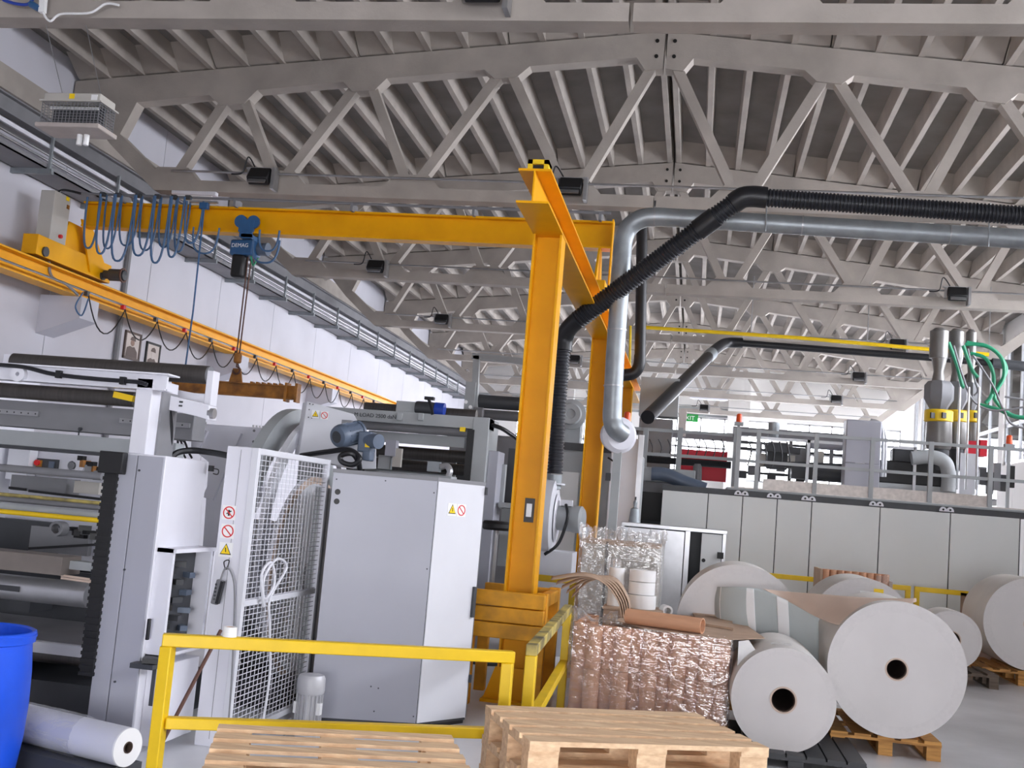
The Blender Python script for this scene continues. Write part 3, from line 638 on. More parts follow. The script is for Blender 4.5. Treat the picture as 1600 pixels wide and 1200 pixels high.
for px, py in ((1173, 524), (1355, 537), (1545, 553)): MB().cyl(at(px, py, 25.8), Vector((at(px, py, 25.8).x, 25.8, 7.6)), .012, 5).build('rod', 'steel', t)
MB().tube([at(985, 509, 25.8), at(984, 575, 25.8)], .03, 8).build('drop', 'rail_yellow', t)
# ================================================================== signs used on the machines
SX = Vector((1, 0, 0)); SZ = Vector((0, 0, 1))
def plane_frame(n):                           # right and up vectors of an upright face with outward normal n
    n = Vector(n).normalized(); return Vector((-n.y, n.x, 0)), SZ, n
def ban_sign(c, r, n, parent, man=False):
    u, v, n = plane_frame(n); c = Vector(c)
    pl = MB().bar(c-u*r*1.15, c+u*r*1.15, r*2.3, .002, up=n).build('sign_plate', 'white', parent)
    MB().ring(c+n*.001, c+n*.003, r, r*.82, 24).build('red_ring', 'red', pl)
    MB().bar(c+n*.0025+(u-v)*-r*.62, c+n*.0025+(u-v)*r*.62, r*.16, .002, up=n).build('red_slash', 'red', pl)
    if man: MB().bar(c+n*.002-v*r*.5, c+n*.002+v*r*.45, r*.3, .002, up=n).bar(c+n*.002-u*r*.4-v*.2*r, c+n*.002+u*r*.4+v*.3*r, r*.16, .002, up=n).build('figure', 'black', pl)
def warn_sign(c, r, n, parent):
    u, v, n = plane_frame(n); c = Vector(c)
    pl = MB().bar(c-u*r*1.15, c+u*r*1.15, r*2.3, .002, up=n).build('sign_plate', 'white', parent)
    def tri(k, d): return [c+n*d+v*r*k, c+n*d-u*r*.95*k-v*r*.75*k, c+n*d+u*r*.95*k-v*r*.75*k]
    MB().prism(tri(1, .001), n*.002).build('black_triangle', 'black', pl); MB().prism(tri(.82, .003), n*.001).build('yellow_triangle', 'sign_yellow', pl)
    MB().bar(c+n*.0045+v*r*.35-u*r*.05, c+n*.0045-v*r*.35+u*r*.05, r*.14, .001, up=n).build('bolt_mark', 'black', pl)
# ================================================================== film winder at the left edge
xL, xR = at(186, 712, 6.45).x, at(257, 718, 6.45).x; xs_ = xL+.13; ZC = 1.86; XW = xL-2.3
t = thing('film_winder', 'white film winding machine with dark rollers at the left edge of the picture', 'machine', (xL-1, 7, 0))
b_ = MB().span((xL, 6.47, 0), (xR, 7.08, ZC)).build('cabinet_body', 'white_paint', t, bev=.006)
MB().span((xL+.004, 6.45, .1), (xs_-.003, 6.47, ZC-.01)).build('front_panel', 'cab_grey', b_, bev=.003)
MB().span((xs_+.003, 6.45, .1), (xR-.004, 6.47, ZC-.01)).build('front_panel', 'cab_grey', b_, bev=.003)
c = at(233, 983, 6.45); MB().box((c.x, 6.44, c.z), (.018, .025, .13)).build('handle', 'black', b_, bev=.004)
for px, py in ((195, 890), (218, 735), (180, 1065)):
    c = at(px, py, 6.45); MB().cyl((c.x, 6.44, c.z), (c.x, 6.45, c.z), .007, 8).build('screw', 'dark_grey', b_)
# bellows beside the cabinet
bx0 = at(151, 820, 6.42).x; bx1 = at(173, 820, 6.42).x; bl = MB(); z = at(150, 1058, 6.42).z; zt = ZC-.02; k = 0
while z < zt:
    g = .006 if k % 2 else 0; bl.span((bx0+g, 6.42+g, z), (bx1-g, 6.52, z+.022)); z += .021; k += 1
bl.build('bellows', 'black', t, label='black folded bellows strip')
MB().span((bx0-.02, 6.38, ZC-.14), (bx1+.05, 6.44, ZC+.0)).build('bellows_mount', 'black', t, bev=.006)
MB().span((bx1, 6.46, .3), (xL, 6.5, ZC-.15)).build('slotted_strip', 'white_paint', t)
for k in range(24): MB().span((bx1+.004, 6.455, .68+k*.045), (bx1+.03, 6.461, .686+k*.045)).build('slot', 'dark_grey', t)
# upper post, top beam, arms
ux0, ux1 = at(206, 660, 6.5).x, at(229, 660, 6.5).x; zb = at(150, 590, 6.5).z
MB().span((ux0, 6.5, ZC), (ux1+.015, 6.85, zb+.02)).build('upper_post', 'white_paint', t, bev=.006)
MB().span((ux1+.015, 6.62, ZC), (ux1+.03, 6.84, zb-.05)).build('post_side', 'dull_grey', t)
xe_ = at(258, 600, 6.48).x
tb = MB().span((XW, 6.5, zb-.05), (xe_, 6.52, zb+.05)).span((XW, 6.46, zb+.045), (xe_+.025, 6.62, zb+.055)).span((XW, 6.48, zb-.055), (xe_, 6.6, zb-.045)).build('top_beam', 'white_paint', t)
cp = [at(px, py, 6.46) for px, py in ((-60, 566), (0, 570), (40, 574), (75, 583), (110, 588), (150, 592), (190, 595), (215, 597), (230, 601))]
MB().tube(smooth_path(cp, 5), .014, 8).build('cable', 'rubber', t)
for px, py in ((92, 585), (192, 595)): c = at(px, py, 6.46); MB().box(c, (.035, .03, .05)).build('cable_clip', 'black', t)
c = at(30, 585, 6.48); MB().ring((c.x, 6.46, c.z), (c.x, 6.5, c.z), .05, .014, 20).build('flange', 'white_paint', t)
RY = 7.0
def roller(px0, py0, px1, py1, Y, r_px, m, name='roller', cap=None, n=20, left=None):
    a, b = at(px0, py0, Y), at(px1, py1, Y); a.z = b.z = (a.z+b.z)/2; r_ = r_px*Y/FPX
    if left is not None: a.x = left
    o = MB().cyl(a, b, r_, n).build(name, m, t)
    if cap: MB().cyl(b, b+Vector((.012, 0, 0)), r_*.96, n).build('end_cap', cap, o); MB().cyl(b, b+Vector((.05, 0, 0)), r_*.3, 10).build('journal', 'steel', o)
    return a, b
roller(22, 563, 326, 589, RY, 15.5, 'roller_dark', cap='dull_grey')
roller(0, 610, 212, 624, RY, 13, 'roller_dark', left=XW)
zr1 = at(326, 589, RY).z; xk = at(331, 600, RY).x
MB().span((xk-.02, RY-.05, zr1-.2), (xk+.03, RY+.05, zr1+.04)).build('bearing_plate', 'white_paint', t, bev=.005)
P = [at(px, py, 6.72) for px, py in ((250, 614), (327, 633), (326, 656), (306, 650), (262, 640), (250, 632))]
MB().prism(P, (0, .12, 0)).build('arm', 'white_paint', t, bev=.004)
MB().bar(at(262, 612, 7.0), at(328, 625, 7.0), .06, .05).build('cross_bar', 'white_paint', t)
c = at(331, 646, 6.75); MB().cyl(c-Vector((.02, 0, 0)), c+Vector((.02, 0, 0)), .035, 16).build('pulley', 'steel', t)
for px, py in ((283, 628), (282, 634)): c = at(px, py, 6.715); MB().box(c, (.024, .006, .012)).build('nameplate', 'dark_grey', t)
c = at(196, 620, 6.6); MB().bar(c-Vector((.08, 0, -.01)), c+Vector((.06, 0, -.01)), .03, .04).build('yellow_block', 'rail_yellow', t)
xl_ = at(-20, 563, RY).x; MB().span((at(16, 563, RY).x-.02, RY-.05, zb), (at(22, 563, RY).x, RY+.05, zr1+.06)).build('bearing_plate', 'white_paint', t)
# carriage beams
Y1 = 7.6; c1 = at(100, 652, Y1); xr1 = at(302, 668, Y1).x
MB().span((XW, Y1, c1.z-.1), (xr1, Y1+.2, c1.z+.1)).build('carriage_beam', 'dull_grey', t, bev=.006)
c2 = at(100, 690, Y1); MB().span((XW, Y1-.04, c2.z-.06), (xr1-.1, Y1+.1, c2.z+.055)).build('extruded_beam', 'machine_grey', t, bev=.004)
MB().span((XW, Y1-.06, c2.z-.085), (xr1-.1, Y1+.1, c2.z-.06)).build('dark_underside', 'dark_grey', t)  # dark strip along the underside of the extruded beam
for px0, px1 in ((-80, 62), (190, 300)):
    a, b = at(px0, 650, Y1).x, at(px1, 650, Y1).x; z = at(30, 645, Y1).z
    lr = MB().span((a, Y1-.025, z-.018), (b, Y1, z+.018)).build('linear_rail', 'steel', t)
    k = a+.03
    while k < b-.02: MB().cyl((k, Y1-.027, z), (k, Y1-.02, z), .006, 8).build('bolt_hole', 'black', lr); k += .06
c = at(124, 670, Y1-.03); MB().cyl(c, c+Vector((0, .02, 0)), .013, 10).bar(c, c-Vector((0, 0, .11)), .008, .008).build('lever', 'dark_grey', t)
for k, dx in enumerate((0, 6, 12)):
    MB().tube(smooth_path([at(244+dx, 622, 6.75), at(252+dx, 645, 6.75), at(254+dx, 680, 6.8), at(250+dx, 716, 6.85)]), .011 if k < 2 else .02, 8).build('hose', 'rubber', t)
MB().tube(smooth_path([at(266, 716, 6.9), at(278, 707, 6.95), at(300, 704, 7.0), at(330, 707, 7.0), at(357, 712, 7.0)]), .022, 8).build('hose', 'rubber', t)
MB().box(at(330, 732, 7.05), (.03, .03, .04)).build('sensor', 'black', t); MB().tube(smooth_path([at(332, 732, 7.02), at(341, 734, 7.0), at(340, 741, 7.0), at(333, 740, 7.0)]), .004, 6).build('sensor_lead', 'rubber', t)
# inside the machine, from the top down
Y2 = 7.3
roller(0, 731, 160, 744, Y2, 6.5, 'dull_grey', left=XW)
YB2 = 8.75
MB().span((XW, YB2, .9), (at(170, 720, YB2).x, YB2+.1, at(80, 690, YB2).z)).build('rear_panel', 'white_paint', t)
MB().pb(28, 722, 40, 60, 8.6, .12).build('white_column', 'cab_white', t)
pn = MB().pb(72, 726, 36, 20, 8.7, .05).build('operator_panel', 'dark_grey', t); c = at(60, 723, 8.69)
MB().pb(60, 724, 9, 11, 8.68, .02).build('switch_plate', 'rust_orange', pn); MB().cyl(c, c-Vector((0, .03, 0)), .025, 14).build('stop_button', 'red', pn); MB().pb(80, 726, 10, 11, 8.69, .01).build('display', 'motor_blue', pn)
c = at(117, 728, 8.7); MB().ring(c, c-Vector((0, .05, 0)), .085, .04, 24).build('hub', 'white_paint', t); MB().cyl(c-Vector((0, .01, 0)), c-Vector((0, .06, 0)), .03, 16).build('hub_core', 'dull_grey', t)
for k in range(7):
    c = at(128+k*5, 716+k*3+(k % 3)*6, 8.55); MB().box(c, (.05+.02*(k % 2), .06, .04+.02*(k % 3)), rz=k).build('clamp', ('black', 'rust_orange', 'dull_grey')[k % 3], t)
MB().pb(60, 757, 104, 26, 8.3, .2).build('guide_beam', 'dull_grey', t); MB().pb(135, 762, 46, 20, 8.25, .1).build('guide_block', 'box_beige', t)
MB().bar(at(15, 762, 8.2), at(40, 765, 8.2), .03, .02).build('black_clip', 'black', t); MB().bar(at(46, 767, 8.2), at(158, 780, 8.2), .03, .02).build('guide_slot', 'black', t)
roller(0, 771, 156, 787, 7.5, 3, 'rail_worn', left=XW, name='worn_yellow_rod')
roller(0, 778, 156, 794, 7.55, 5, 'dull_grey', left=XW, name='rod'); roller(0, 790, 156, 806, 7.4, 7, 'machine_grey', left=XW, name='rod'); roller(0, 798, 155, 814, 7.35, 4.2, 'rail_yellow', left=XW, name='yellow_rod')
MB().span((XW, 8.9, 0), (at(172, 720, 8.9).x, 9.0, .9)).build('cavity_shade', 'dark_grey', t)  # dark sheet stands in for the shade in the machine cavity
MB().pb(20, 840, 150, 62, 8.5, .1).build('dark_plate', 'dark_grey', t); MB().pb(92, 845, 108, 42, 8.4, .06).build('side_plate', 'dull_grey', t)
c = at(98, 826, 8.2); MB().ring(c, c-Vector((0, .1, 0)), .06, .04, 18).build('bearing', 'dull_grey', t)
for k in range(6): MB().box(at(112+k*7, 826+(k % 3)*6, 8.25), (.05, .1, .03+.02*(k % 2)), rz=k*.7).build('clamp', 'black', t)
MB().bar(at(46, 857, 8.0), at(150, 851, 8.0), .03, .02).build('black_rod', 'black', t)
a = at(96, 885, 7.2); MB().span((XW, 7.2, a.z-.066), (a.x, 7.45, a.z+.066)).build('box_beam', 'brown_steel', t, bev=.004)
MB().pb(122, 884, 46, 14, 7.3, .1).build('slide_block', 'machine_grey', t); MB().bar(at(96, 899, 7.25), at(146, 906, 7.25), .015, .015).build('slide_rod', 'kraft', t); MB().bar(at(96, 903, 7.25), at(146, 910, 7.25), .015, .015).build('slide_rod', 'kraft', t)
a, b = roller(0, 914, 141, 932, 7.42, 21, 'alu', left=XW, name='winding_roll'); MB().pb(12, 919, 42, 9, 7.32, .01).build('tape_strip', 'dark_grey', t)
zt_ = at(90, 962, 7.9).z; MB().span((XW, 7.15, zt_-.12), (at(140, 980, 7.2).x, 8.2, zt_-.07)).build('table_plate', 'dull_grey', t)
MB().span((XW, 7.1, zt_-.15), (at(140, 980, 7.15).x, 7.15, zt_-.075)).build('table_edge', 'cab_white', t); MB().pb(30, 945, 40, 22, 7.6, .3).build('drive_block', 'dark_grey', t)
roller(0, 1012, 148, 1036, 7.15, 12, 'roller_dark', left=XW, name='lower_roller')
MB().span((XW, 7.0, 0), (xL, 8.2, .28)).build('base', 'dark_grey', t)  # dark slab in place of the dark floor under the machine
MB().span((XW-.3, 6.5, 0), (XW, 9.0, 2.5)).build('left_side_frame', 'white_paint', t)
MB().span((XW, 8.25, 0), (xL-.45, 8.3, .9)).build('shade_backdrop', 'dark_grey', t)  # nearer dark sheet, again painted shade behind the rollers
# open terminal box on the cabinet's right side
za, zb2 = at(270, 858, 6.5).z, at(255, 1030, 6.5).z
tb_ = MB().span((xR, 6.5, zb2), (xR+.11, 6.53, za)).span((xR, 7.05, zb2), (xR+.11, 7.08, za)).span((xR, 6.5, za-.025), (xR+.13, 7.08, za)).span((xR, 6.5, zb2), (xR+.11, 7.08, zb2+.02)).build('terminal_box', 'white_paint', t)
for k in range(14): MB().box((xR+.03, 6.62+(k % 3)*.14, zb2+.07+k*(za-zb2-.14)/14), (.05, .09, .035), rz=k*.4).build('contactor', ('black', 'dark_grey', 'motor_blue')[k % 3], tb_)
MB().span((xR+.001, 6.54, zb2+.03), (xR+.006, 7.04, za-.04)).build('dark_back', 'dark_grey', tb_)
d_ = MB().box((xR+.21, 7.14, (za+zb2)/2-.01), (.22, .03, za-zb2-.02), rz=R(22)).build('open_door', 'white_paint', tb_, bev=.004)
MB().span((xR-.02, 6.36, zb2-.05), (xR+.13, 6.6, zb2-.02)).build('keyboard_shelf', 'dark_grey', t); MB().box((xR+.08, 6.45, zb2), (.1, .16, .03), rz=.3).build('keyboard', 'black', t)
MB().span((xR, 6.55, .05), (xR+.1, 7.08, zb2-.05)).build('lower_box', 'white_paint', t, bev=.005); MB().span((xR+.04, 6.545, .3), (xR+.065, 6.552, .62)).build('vent_slot', 'dark_grey', t)

# ================================================================== mesh guard with its post
fx0, fx1, FY = at(354, 712, 6.95).x, at(398, 712, 6.95).x, 6.95; fz = at(378, 698, FY).z; MX = fx1+.01; MY1 = 8.42
t = thing('mesh_guard', 'white wire mesh guard fence with a wide post beside the grey cabinet', 'fence', ((fx0+fx1)/2, 7.4, 0))
po = MB().span((fx0, FY, 0), (fx1, FY+.07, fz)).build('post', 'white_paint', t, bev=.004); MB().span((fx0+.1, FY-.002, .05), (fx0+.103, FY, fz-.02)).build('seam', 'dull_grey', po)
MB().span((fx1-.02, FY-.01, 0), (MX+.02, FY+.04, fz)).build('frame_post', 'cab_white', t, bev=.003); MB().span((MX-.02, MY1-.04, 0), (MX+.02, MY1, fz)).build('frame_post', 'white_paint', t, bev=.003)
zl, zm = .06, at(395, 946, FY).z
for nm, z in (('frame_rail', fz-.02), ('frame_rail', zl), ('cross_bar', zm)): MB().span((MX-.015, FY+.04, z-.02), (MX+.015, MY1-.04, z+.02)).build(nm, 'cab_white', t)
w = MB(); n = 20
for k in range(1, n): y = FY+.04+(MY1-FY-.08)*k/n; w.bar((MX, y, zl), (MX, y, fz-.03), .0036, .0036)
z = zl+.036
while z < fz-.04: w.bar((MX+.004, FY+.03, z), (MX+.004, MY1-.03, z), .0042, .0042); z += .036
w.build('wire_mesh', 'white_paint', t)
NF = (0, -1, 0)
for (px, py), kd in (((358, 801), 'man'), ((356, 830), 'ban'), ((353, 859), 'warn')):
    c = at(px, py, FY-.001); c.y = FY-.002
    (warn_sign(c, .042, NF, t) if kd == 'warn' else ban_sign(c, .042, NF, t, kd == 'man'))
c = at(340, 925, 6.88); t = thing('pendant_control', 'grey and black hand control hanging by its cable from the guard post', 'hand control', c)
b_ = MB().box(c, (.05, .035, .165), M=Matrix.Rotation(R(9), 3, 'Y')).build('body', 'dull_grey', t, bev=.01); MB().box(c+Vector((.022, -.008, 0)), (.02, .035, .15), M=Matrix.Rotation(R(9), 3, 'Y')).build('grip', 'black', b_)
for k in range(5): MB().cyl(c+Vector((-.008-.006*(k-2)*.1, -.018, .05-.024*k)), c+Vector((-.008, -.022, .05-.024*k)), .008, 8).build('button', 'dark_grey', b_)
MB().tube(smooth_path([c+Vector((.012, 0, .08)), at(346, 902, 6.88), at(352, 888, 6.9), at(360, 892, 6.9), at(366, 915, 6.9), at(366, 965, 6.9), at(362, 1060, 6.9), at(357, 1130, 6.9)]), .006, 6).build('cable', 'dull_grey', t)
MB().tube(smooth_path([at(352, 890, 6.9), at(350, 878, 6.93), at(358, 876, 6.93), at(354, 890, 6.9)]), .004, 6).build('tie', 'black', t)
top = at(345, 985, 6.75); bot = Vector((top.x-.1, 6.15, 0)); o = MB().cyl(bot, top, .012, 8).build('broom_handle', 'broom_brown'); tag(o, 'brown wooden broom handle leaning between the machine and the guard post', 'stick')
o = MB().tube(smooth_path([(MX+.05, 7.25, .9), (MX+.05, 7.15, 1.12), (MX+.05, 7.3, 1.2), (MX+.05, 7.4, 1.05), (MX+.05, 7.25, .95), (MX+.05, 7.2, 1.1), (MX+.05, 7.4, 1.22), (MX+.05, 7.6, 1.15), (MX+.05, 7.35, .95), (MX+.05, 7.4, .75), (MX+.05, 7.5, .4), (MX+.05, 7.45, .012)]), .01, 8).build('cream_hose', 'cab_white'); tag(o, 'cream coloured air hose looped and tied on the mesh guard', 'hose')

# ================================================================== grey control cabinet with an angled white side
pf = [atz(480, 1131, 0), atz(649, 1141, 0), atz(727, 1131, 0)]
A_, B_, C_ = [Vector((p.x, p.y, 0)) for p in pf]; zt1 = at(684, 746, B_.y).z
D_ = C_+Vector((-.12, .6, 0)); E_ = A_+Vector((-.0, .9, 0))
t = thing('control_cabinet', 'tall grey control cabinet with an angled white side panel behind the yellow rail', 'cabinet', (A_+C_)/2)
MB().prism([p+SZ*.03+(Vector((-2.3, 8.8, 0))-p).normalized()*.01 for p in (A_, B_, C_, D_, E_)], (0, 0, zt1-.05)).build('carcass', 'dark_grey', t)
def face(a, b, z0, z1, th, name, m, g=.004):
    d = (b-a).normalized(); nn = Vector((d.y, -d.x, 0)); a2, b2 = a+d*g, b-d*g
    return MB().prism([a2+SZ*z0, b2+SZ*z0, b2+SZ*z1, a2+SZ*z1], nn*-th).build(name, m, t, bev=.002), d, nn
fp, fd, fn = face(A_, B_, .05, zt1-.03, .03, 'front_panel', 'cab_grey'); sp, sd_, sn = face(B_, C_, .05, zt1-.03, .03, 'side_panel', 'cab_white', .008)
face(C_, D_, .05, zt1-.03, .03, 'end_panel', 'dull_grey')
MB().prism([p+SZ*(zt1-.03) for p in (A_, B_, C_, D_, E_)], (0, 0, .03)).build('top_cover', 'dull_grey', t)
MB().prism([p+SZ*.0 for p in (A_+fn*-.03, B_, C_+sn*-.03, D_, E_)], (0, 0, .04)).build('plinth', 'black', t)
for py in (768, 783):
    c = at(522, py, A_.y+.03); q = A_+fd*.05; MB().cyl(Vector((q.x, q.y, c.z))+fn*.004, Vector((q.x, q.y, c.z))-fn*.01, .022, 16).build('grommet', 'black', fp)
for u, z in ((.04, zt1-.08), (.97, zt1-.12), (.97, 1.2), (.5, zt1-.06), (.97, .6), (.55, .3), (.62, .29), (.97, .1), (.6, .12)):
    q = A_.lerp(B_, u)+SZ*z; MB().cyl(q+fn*.003, q-fn*.002, .006, 8).build('screw', 'dark_grey', fp)
for k, sg in enumerate((warn_sign, ban_sign)):
    q = B_.lerp(C_, .33+.19*k); c = at(714, 797, q.y); sg(Vector((q.x, q.y, c.z))+sn*.002, .042, sn, t)
q = B_.lerp(C_, .93)+SZ*at(740, 940, C_.y).z; MB().box(q+sn*.01, (.03, .03, .24), rz=math.atan2(sd_.y, sd_.x)).build('latch', 'dark_grey', sp, bev=.004)
for z in (zt1-.1, .32): MB().cyl(C_+SZ*z+sn*.01, C_+SZ*(z+.06)+sn*.01, .012, 8).build('hinge', 'dark_grey', sp)
# small floor motor
c = atz(478, 1150, 0); c = Vector((c.x, c.y, 0)); t = thing('floor_motor', 'silver finned electric motor standing upright before the grey cabinet', 'motor', c)
k = c.y/FPX
mo = MB().lathe(c, (0, 0, 1), [(0, 0), (0, .085), (.05, .09), (.06, .075), (.1, .075), (.1, .08), (.3, .08), (.3, .096), (.32, .1), (.40, .098), (.425, .085), (.43, .0)], 28).build('housing', 'motor_silver', t)
for j in range(18):
    g = 2*math.pi*j/18; e = Vector((math.cos(g), math.sin(g), 0)); MB().bar(c+e*.086+SZ*.11, c+e*.086+SZ*.29, .006, .02, up=e).build('fin', 'motor_silver', mo)
MB().box(c+Vector((.085, -.03, .2)), (.03, .05, .08)).build('terminal_cover', 'white', t); MB().box(c+Vector((-.08, -.04, .2)), (.03, .04, .08)).build('terminal_cover', 'white', t)
MB().cyl(c+Vector((-.16, -.02, .05)), c+Vector((-.07, -.02, .05)), .035, 12).build('gear_flange', 'dark_grey', t); MB().tube(smooth_path([c+Vector((-.1, -.05, .12)), c+Vector((-.14, -.08, .08)), c+Vector((-.12, -.1, .01))]), .01, 6).build('cable', 'dull_grey', t)

# ================================================================== turret behind the mesh and cabinet
t = thing('turret_winder', 'large white turret reels with a blue grey gear motor above the grey cabinet', 'machine', (-3.2, 9.2, 0))
MB().cyl((-3.28, 9.05, .98), (-3.24, 9.05, .98), .86, 64).build('reel_disc', 'cab_white', t); MB().ring((-3.24, 9.05, .98), (-3.232, 9.05, .98), .86, .80, 64).build('reel_rim', 'kraft', t)
MB().cyl((-3.9, 9.05, .98), (-3.28, 9.05, .98), .45, 40).build('film_core', 'cab_white', t); MB().cyl((-4.0, 9.05, .98), (-3.2, 9.05, .98), .12, 24).build('shaft', 'steel', t)
MB().ring((-3.72, 9.6, 1.25), (-3.62, 9.6, 1.25), 1.2, .95, 72).build('turret_ring', 'machine_grey', t); MB().ring((-3.5, 9.6, 1.25), (-3.45, 9.6, 1.25), 1.12, 1.0, 72).build('turret_rim', 'cab_white', t)
for z0, z1, y0, y1 in ((0, .2, 8.3, 10.6),): MB().span((-3.75, y0, z0), (-3.1, y1, z1)).build('bed', 'dark_grey', t)
MB().span((-3.06, 8.55, .1), (-2.98, 8.6, 1.75)).build('inner_post', 'machine_grey', t); MB().span((-2.98, 8.75, .1), (-2.88, 8.8, 1.8)).build('inner_post', 'dark_grey', t)
for k in range(3): MB().span((-3.1, 8.9+k*.12, .1), (-3.06, 8.94+k*.12, 1.75)).build('inner_rib', 'dull_grey', t)
YP = 9.0
pl = MB().prism([at(px, py, YP) for px, py in ((480, 627), (553, 647), (562, 664), (588, 700), (588, 733), (560, 733), (466, 715))], (-.1, .16, 0)).build('gear_plate', 'cab_white', t, bev=.006)
warn_sign(at(493, 647, YP-.012), .03, NF, t); ban_sign(at(507, 649, YP-.012), .03, NF, t)
for px, py in ((484, 631), (489, 632), (483, 640), (482, 652), (487, 653)): MB().cyl(at(px, py, YP-.012), at(px, py, YP+.01), .006, 8).build('screw', 'dark_grey', pl)
mY = 8.72; a = at(526, 683, mY-.08); b = at(556, 676, mY+.12)
ax = (b-a).normalized()
gm = MB().lathe(a, ax, [(0, 0), (0, .06), (.01, .085), (.03, .095), (.05, .1), (.07, .1), (.07, .088), (.24, .088), (.24, .1), (.26, .1), (.26, 0)], 24).build('gear_motor', 'motor_blue', t); MB().cyl(a-ax*.003, a+ax*.004, .05, 20).build('fan_grille', 'dark_grey', gm)
for j in range(14):
    u = ax.cross(SZ).normalized(); w_ = u.cross(ax); g = 2*math.pi*j/14; e = u*math.cos(g)+w_*math.sin(g); MB().bar(a+ax*.08+e*.092, a+ax*.23+e*.092, .005, .016, up=e).build('fin', 'motor_blue', gm)
MB().pb(569, 690, 22, 34, mY, .16).build('gearbox', 'motor_blue', t, bev=.012); MB().cyl(at(574, 688, mY+.06), at(592, 690, mY-.02), .062, 20).build('brake', 'motor_blue', t); MB().pb(574, 694, 8, 10, mY-.01, .01).build('label_plate', 'sign_yellow', t)
MB().pb(572, 712, 14, 16, mY, .12).build('foot', 'motor_blue', t, bev=.01); MB().pb(541, 660, 16, 8, mY+.05, .06).build('terminal_box', 'dull_grey', t)
MB().tube(smooth_path([at(470, 712, 8.7), at(510, 706, 8.6), at(545, 703, 8.55), at(562, 716, 8.5), at(552, 726, 8.5), at(535, 722, 8.5), at(533, 712, 8.5), at(550, 709, 8.5), at(560, 722, 8.55), at(562, 735, 8.6)]), .022, 8).build('hose', 'rubber', t)
YS = 9.25
MB().prism([at(px, py, YS) for px, py in ((300, 661), (418, 669), (412, 770), (355, 880), (316, 860), (326, 722), (298, 700))], (0, .06, 0)).build('side_plate', 'white_paint', t, bev=.005)
for (xa, ya), (xb, yb) in (((322, 672), (308, 702)), ((374, 676), (330, 780)), ((366, 674), (322, 778))): MB().bar(at(xa, ya, YS-.02), at(xb, yb, YS-.02), .05, .04, up=(0, 1, 0)).build('stiffener', 'white_paint', t)
for x0, y0 in ((302, 657), (396, 664)):
    for k in range(5): MB().cyl(at(x0+k*5, y0+k*.5, YS+.02), at(x0+k*5, y0+5+k*.5, YS+.02), .009, 8).build('bolt', 'steel', t)
for px, py in ((303, 667), (314, 668), (301, 683), (397, 673), (410, 674), (396, 690), (410, 691)): MB().cyl(at(px, py, YS-.01), at(px, py, YS), .012, 10).build('plate_hole', 'dull_grey', t)
for k in range(3): MB().tube(smooth_path([at(274, 682, 9.1), at(278+k*5, 690, 9.0), at(276+k*9, 705, 9.0), at(280+k*10, 716, 9.0)]), .01, 6).build('lead', 'rubber', t)
# ================================================================== grey frame of the next winder
Y3 = 12.3; t = thing('rear_winder', 'grey machine frame marked with its load, behind the cabinet', 'machine', at(670, 900, Y3).xy.to_3d())
zb3 = at(660, 655, Y3).z; xa, xb = at(500, 650, Y3).x, at(765, 660, Y3).x
bm = MB().span((xa, Y3, zb3-.07), (xb, Y3+.3, zb3+.07)).build('top_beam', 'machine_grey', t, bev=.006)
text('M LOAD 2500 daN', (at(553, 652, Y3).x, Y3-.003, zb3-.02), .064, FRONT, 'dark_grey', bm)
cxa = at(736, 700, Y3).x; MB().span((cxa, Y3-.01, 0), (xb, Y3+.6, zb3+.07)).build('right_column', 'machine_grey', t, bev=.006); MB().span((xb, Y3+.1, 0), (xb+.12, Y3+.5, zb3-.3)).build('column_cover', 'cab_grey', t, bev=.006)
MB().span((xa-.2, Y3, 0), (xa, Y3+.5, zb3+.07)).build('left_column', 'machine_grey', t)
def rol(x0, x1, py, Y, rp, m, nm='roller'):
    z = at((x0+x1)/2, py, Y).z; return MB().cyl((at(x0, py, Y).x, Y, z), (at(x1, py, Y).x, Y, z), rp*Y/FPX, 18).build(nm, m, t)
rol(520, 736, 668, Y3+.15, 8, 'dull_grey', 'guide_tube'); MB().pb(650, 686, 160, 17, Y3+.2, .06).build('crossbeam', 'machine_grey', t); rol(540, 745, 708, Y3+.5, 10, 'roller_dark'); rol(540, 745, 728, Y3+.8, 9, 'roller_dark')
MB().pb(640, 760, 220, 120, Y3+1.1, .05).build('shade_backdrop', 'dark_grey', t); MB().pb(640, 735, 150, 36, Y3+.9, .05).build('inner_cover', 'machine_grey', t)  # dark sheet at the back stands in for the shaded hollow
MB().pb(732, 715, 11, 90, Y3-.03, .04).build('black_guide', 'black', t); c = at(723, 671, Y3-.03); MB().box(c, (.06, .04, .05)).build('yellow_knob', 'sign_yellow', t)
rol(570, 745, 644, Y3+.45, 10, 'roller_dark', 'top_roller')
MB().pb(634, 636, 33, 19, Y3+.1, .3).build('bearing_housing', 'machine_grey', t, bev=.008)
for px in (624, 657): MB().pb(px, 651, 9, 12, Y3-.04, .05).build('clamp_lug', 'machine_grey', t, bev=.006)
mo = MB().lathe(at(650, 637, Y3+.15), (1, 0, 0), [(0, 0), (0, .075), (.02, .08), (.2, .08), (.2, .075), (.32, .078), (.33, .06), (.33, 0)], 20).build('drive_motor', 'dark_grey', t); MB().cyl(at(680, 639.5, Y3+.15), at(694.5, 641, Y3+.15), .083, 20).build('blue_cowl', 'bright_blue', mo); MB().pb(670, 622, 15, 5, Y3+.1, .08).build('terminal_lid', 'black', mo)
MB().tube(smooth_path([at(670, 624, Y3+.05), at(674, 636, Y3+.03), at(676, 648, Y3)]), .018, 6).build('motor_lead', 'rubber', mo)
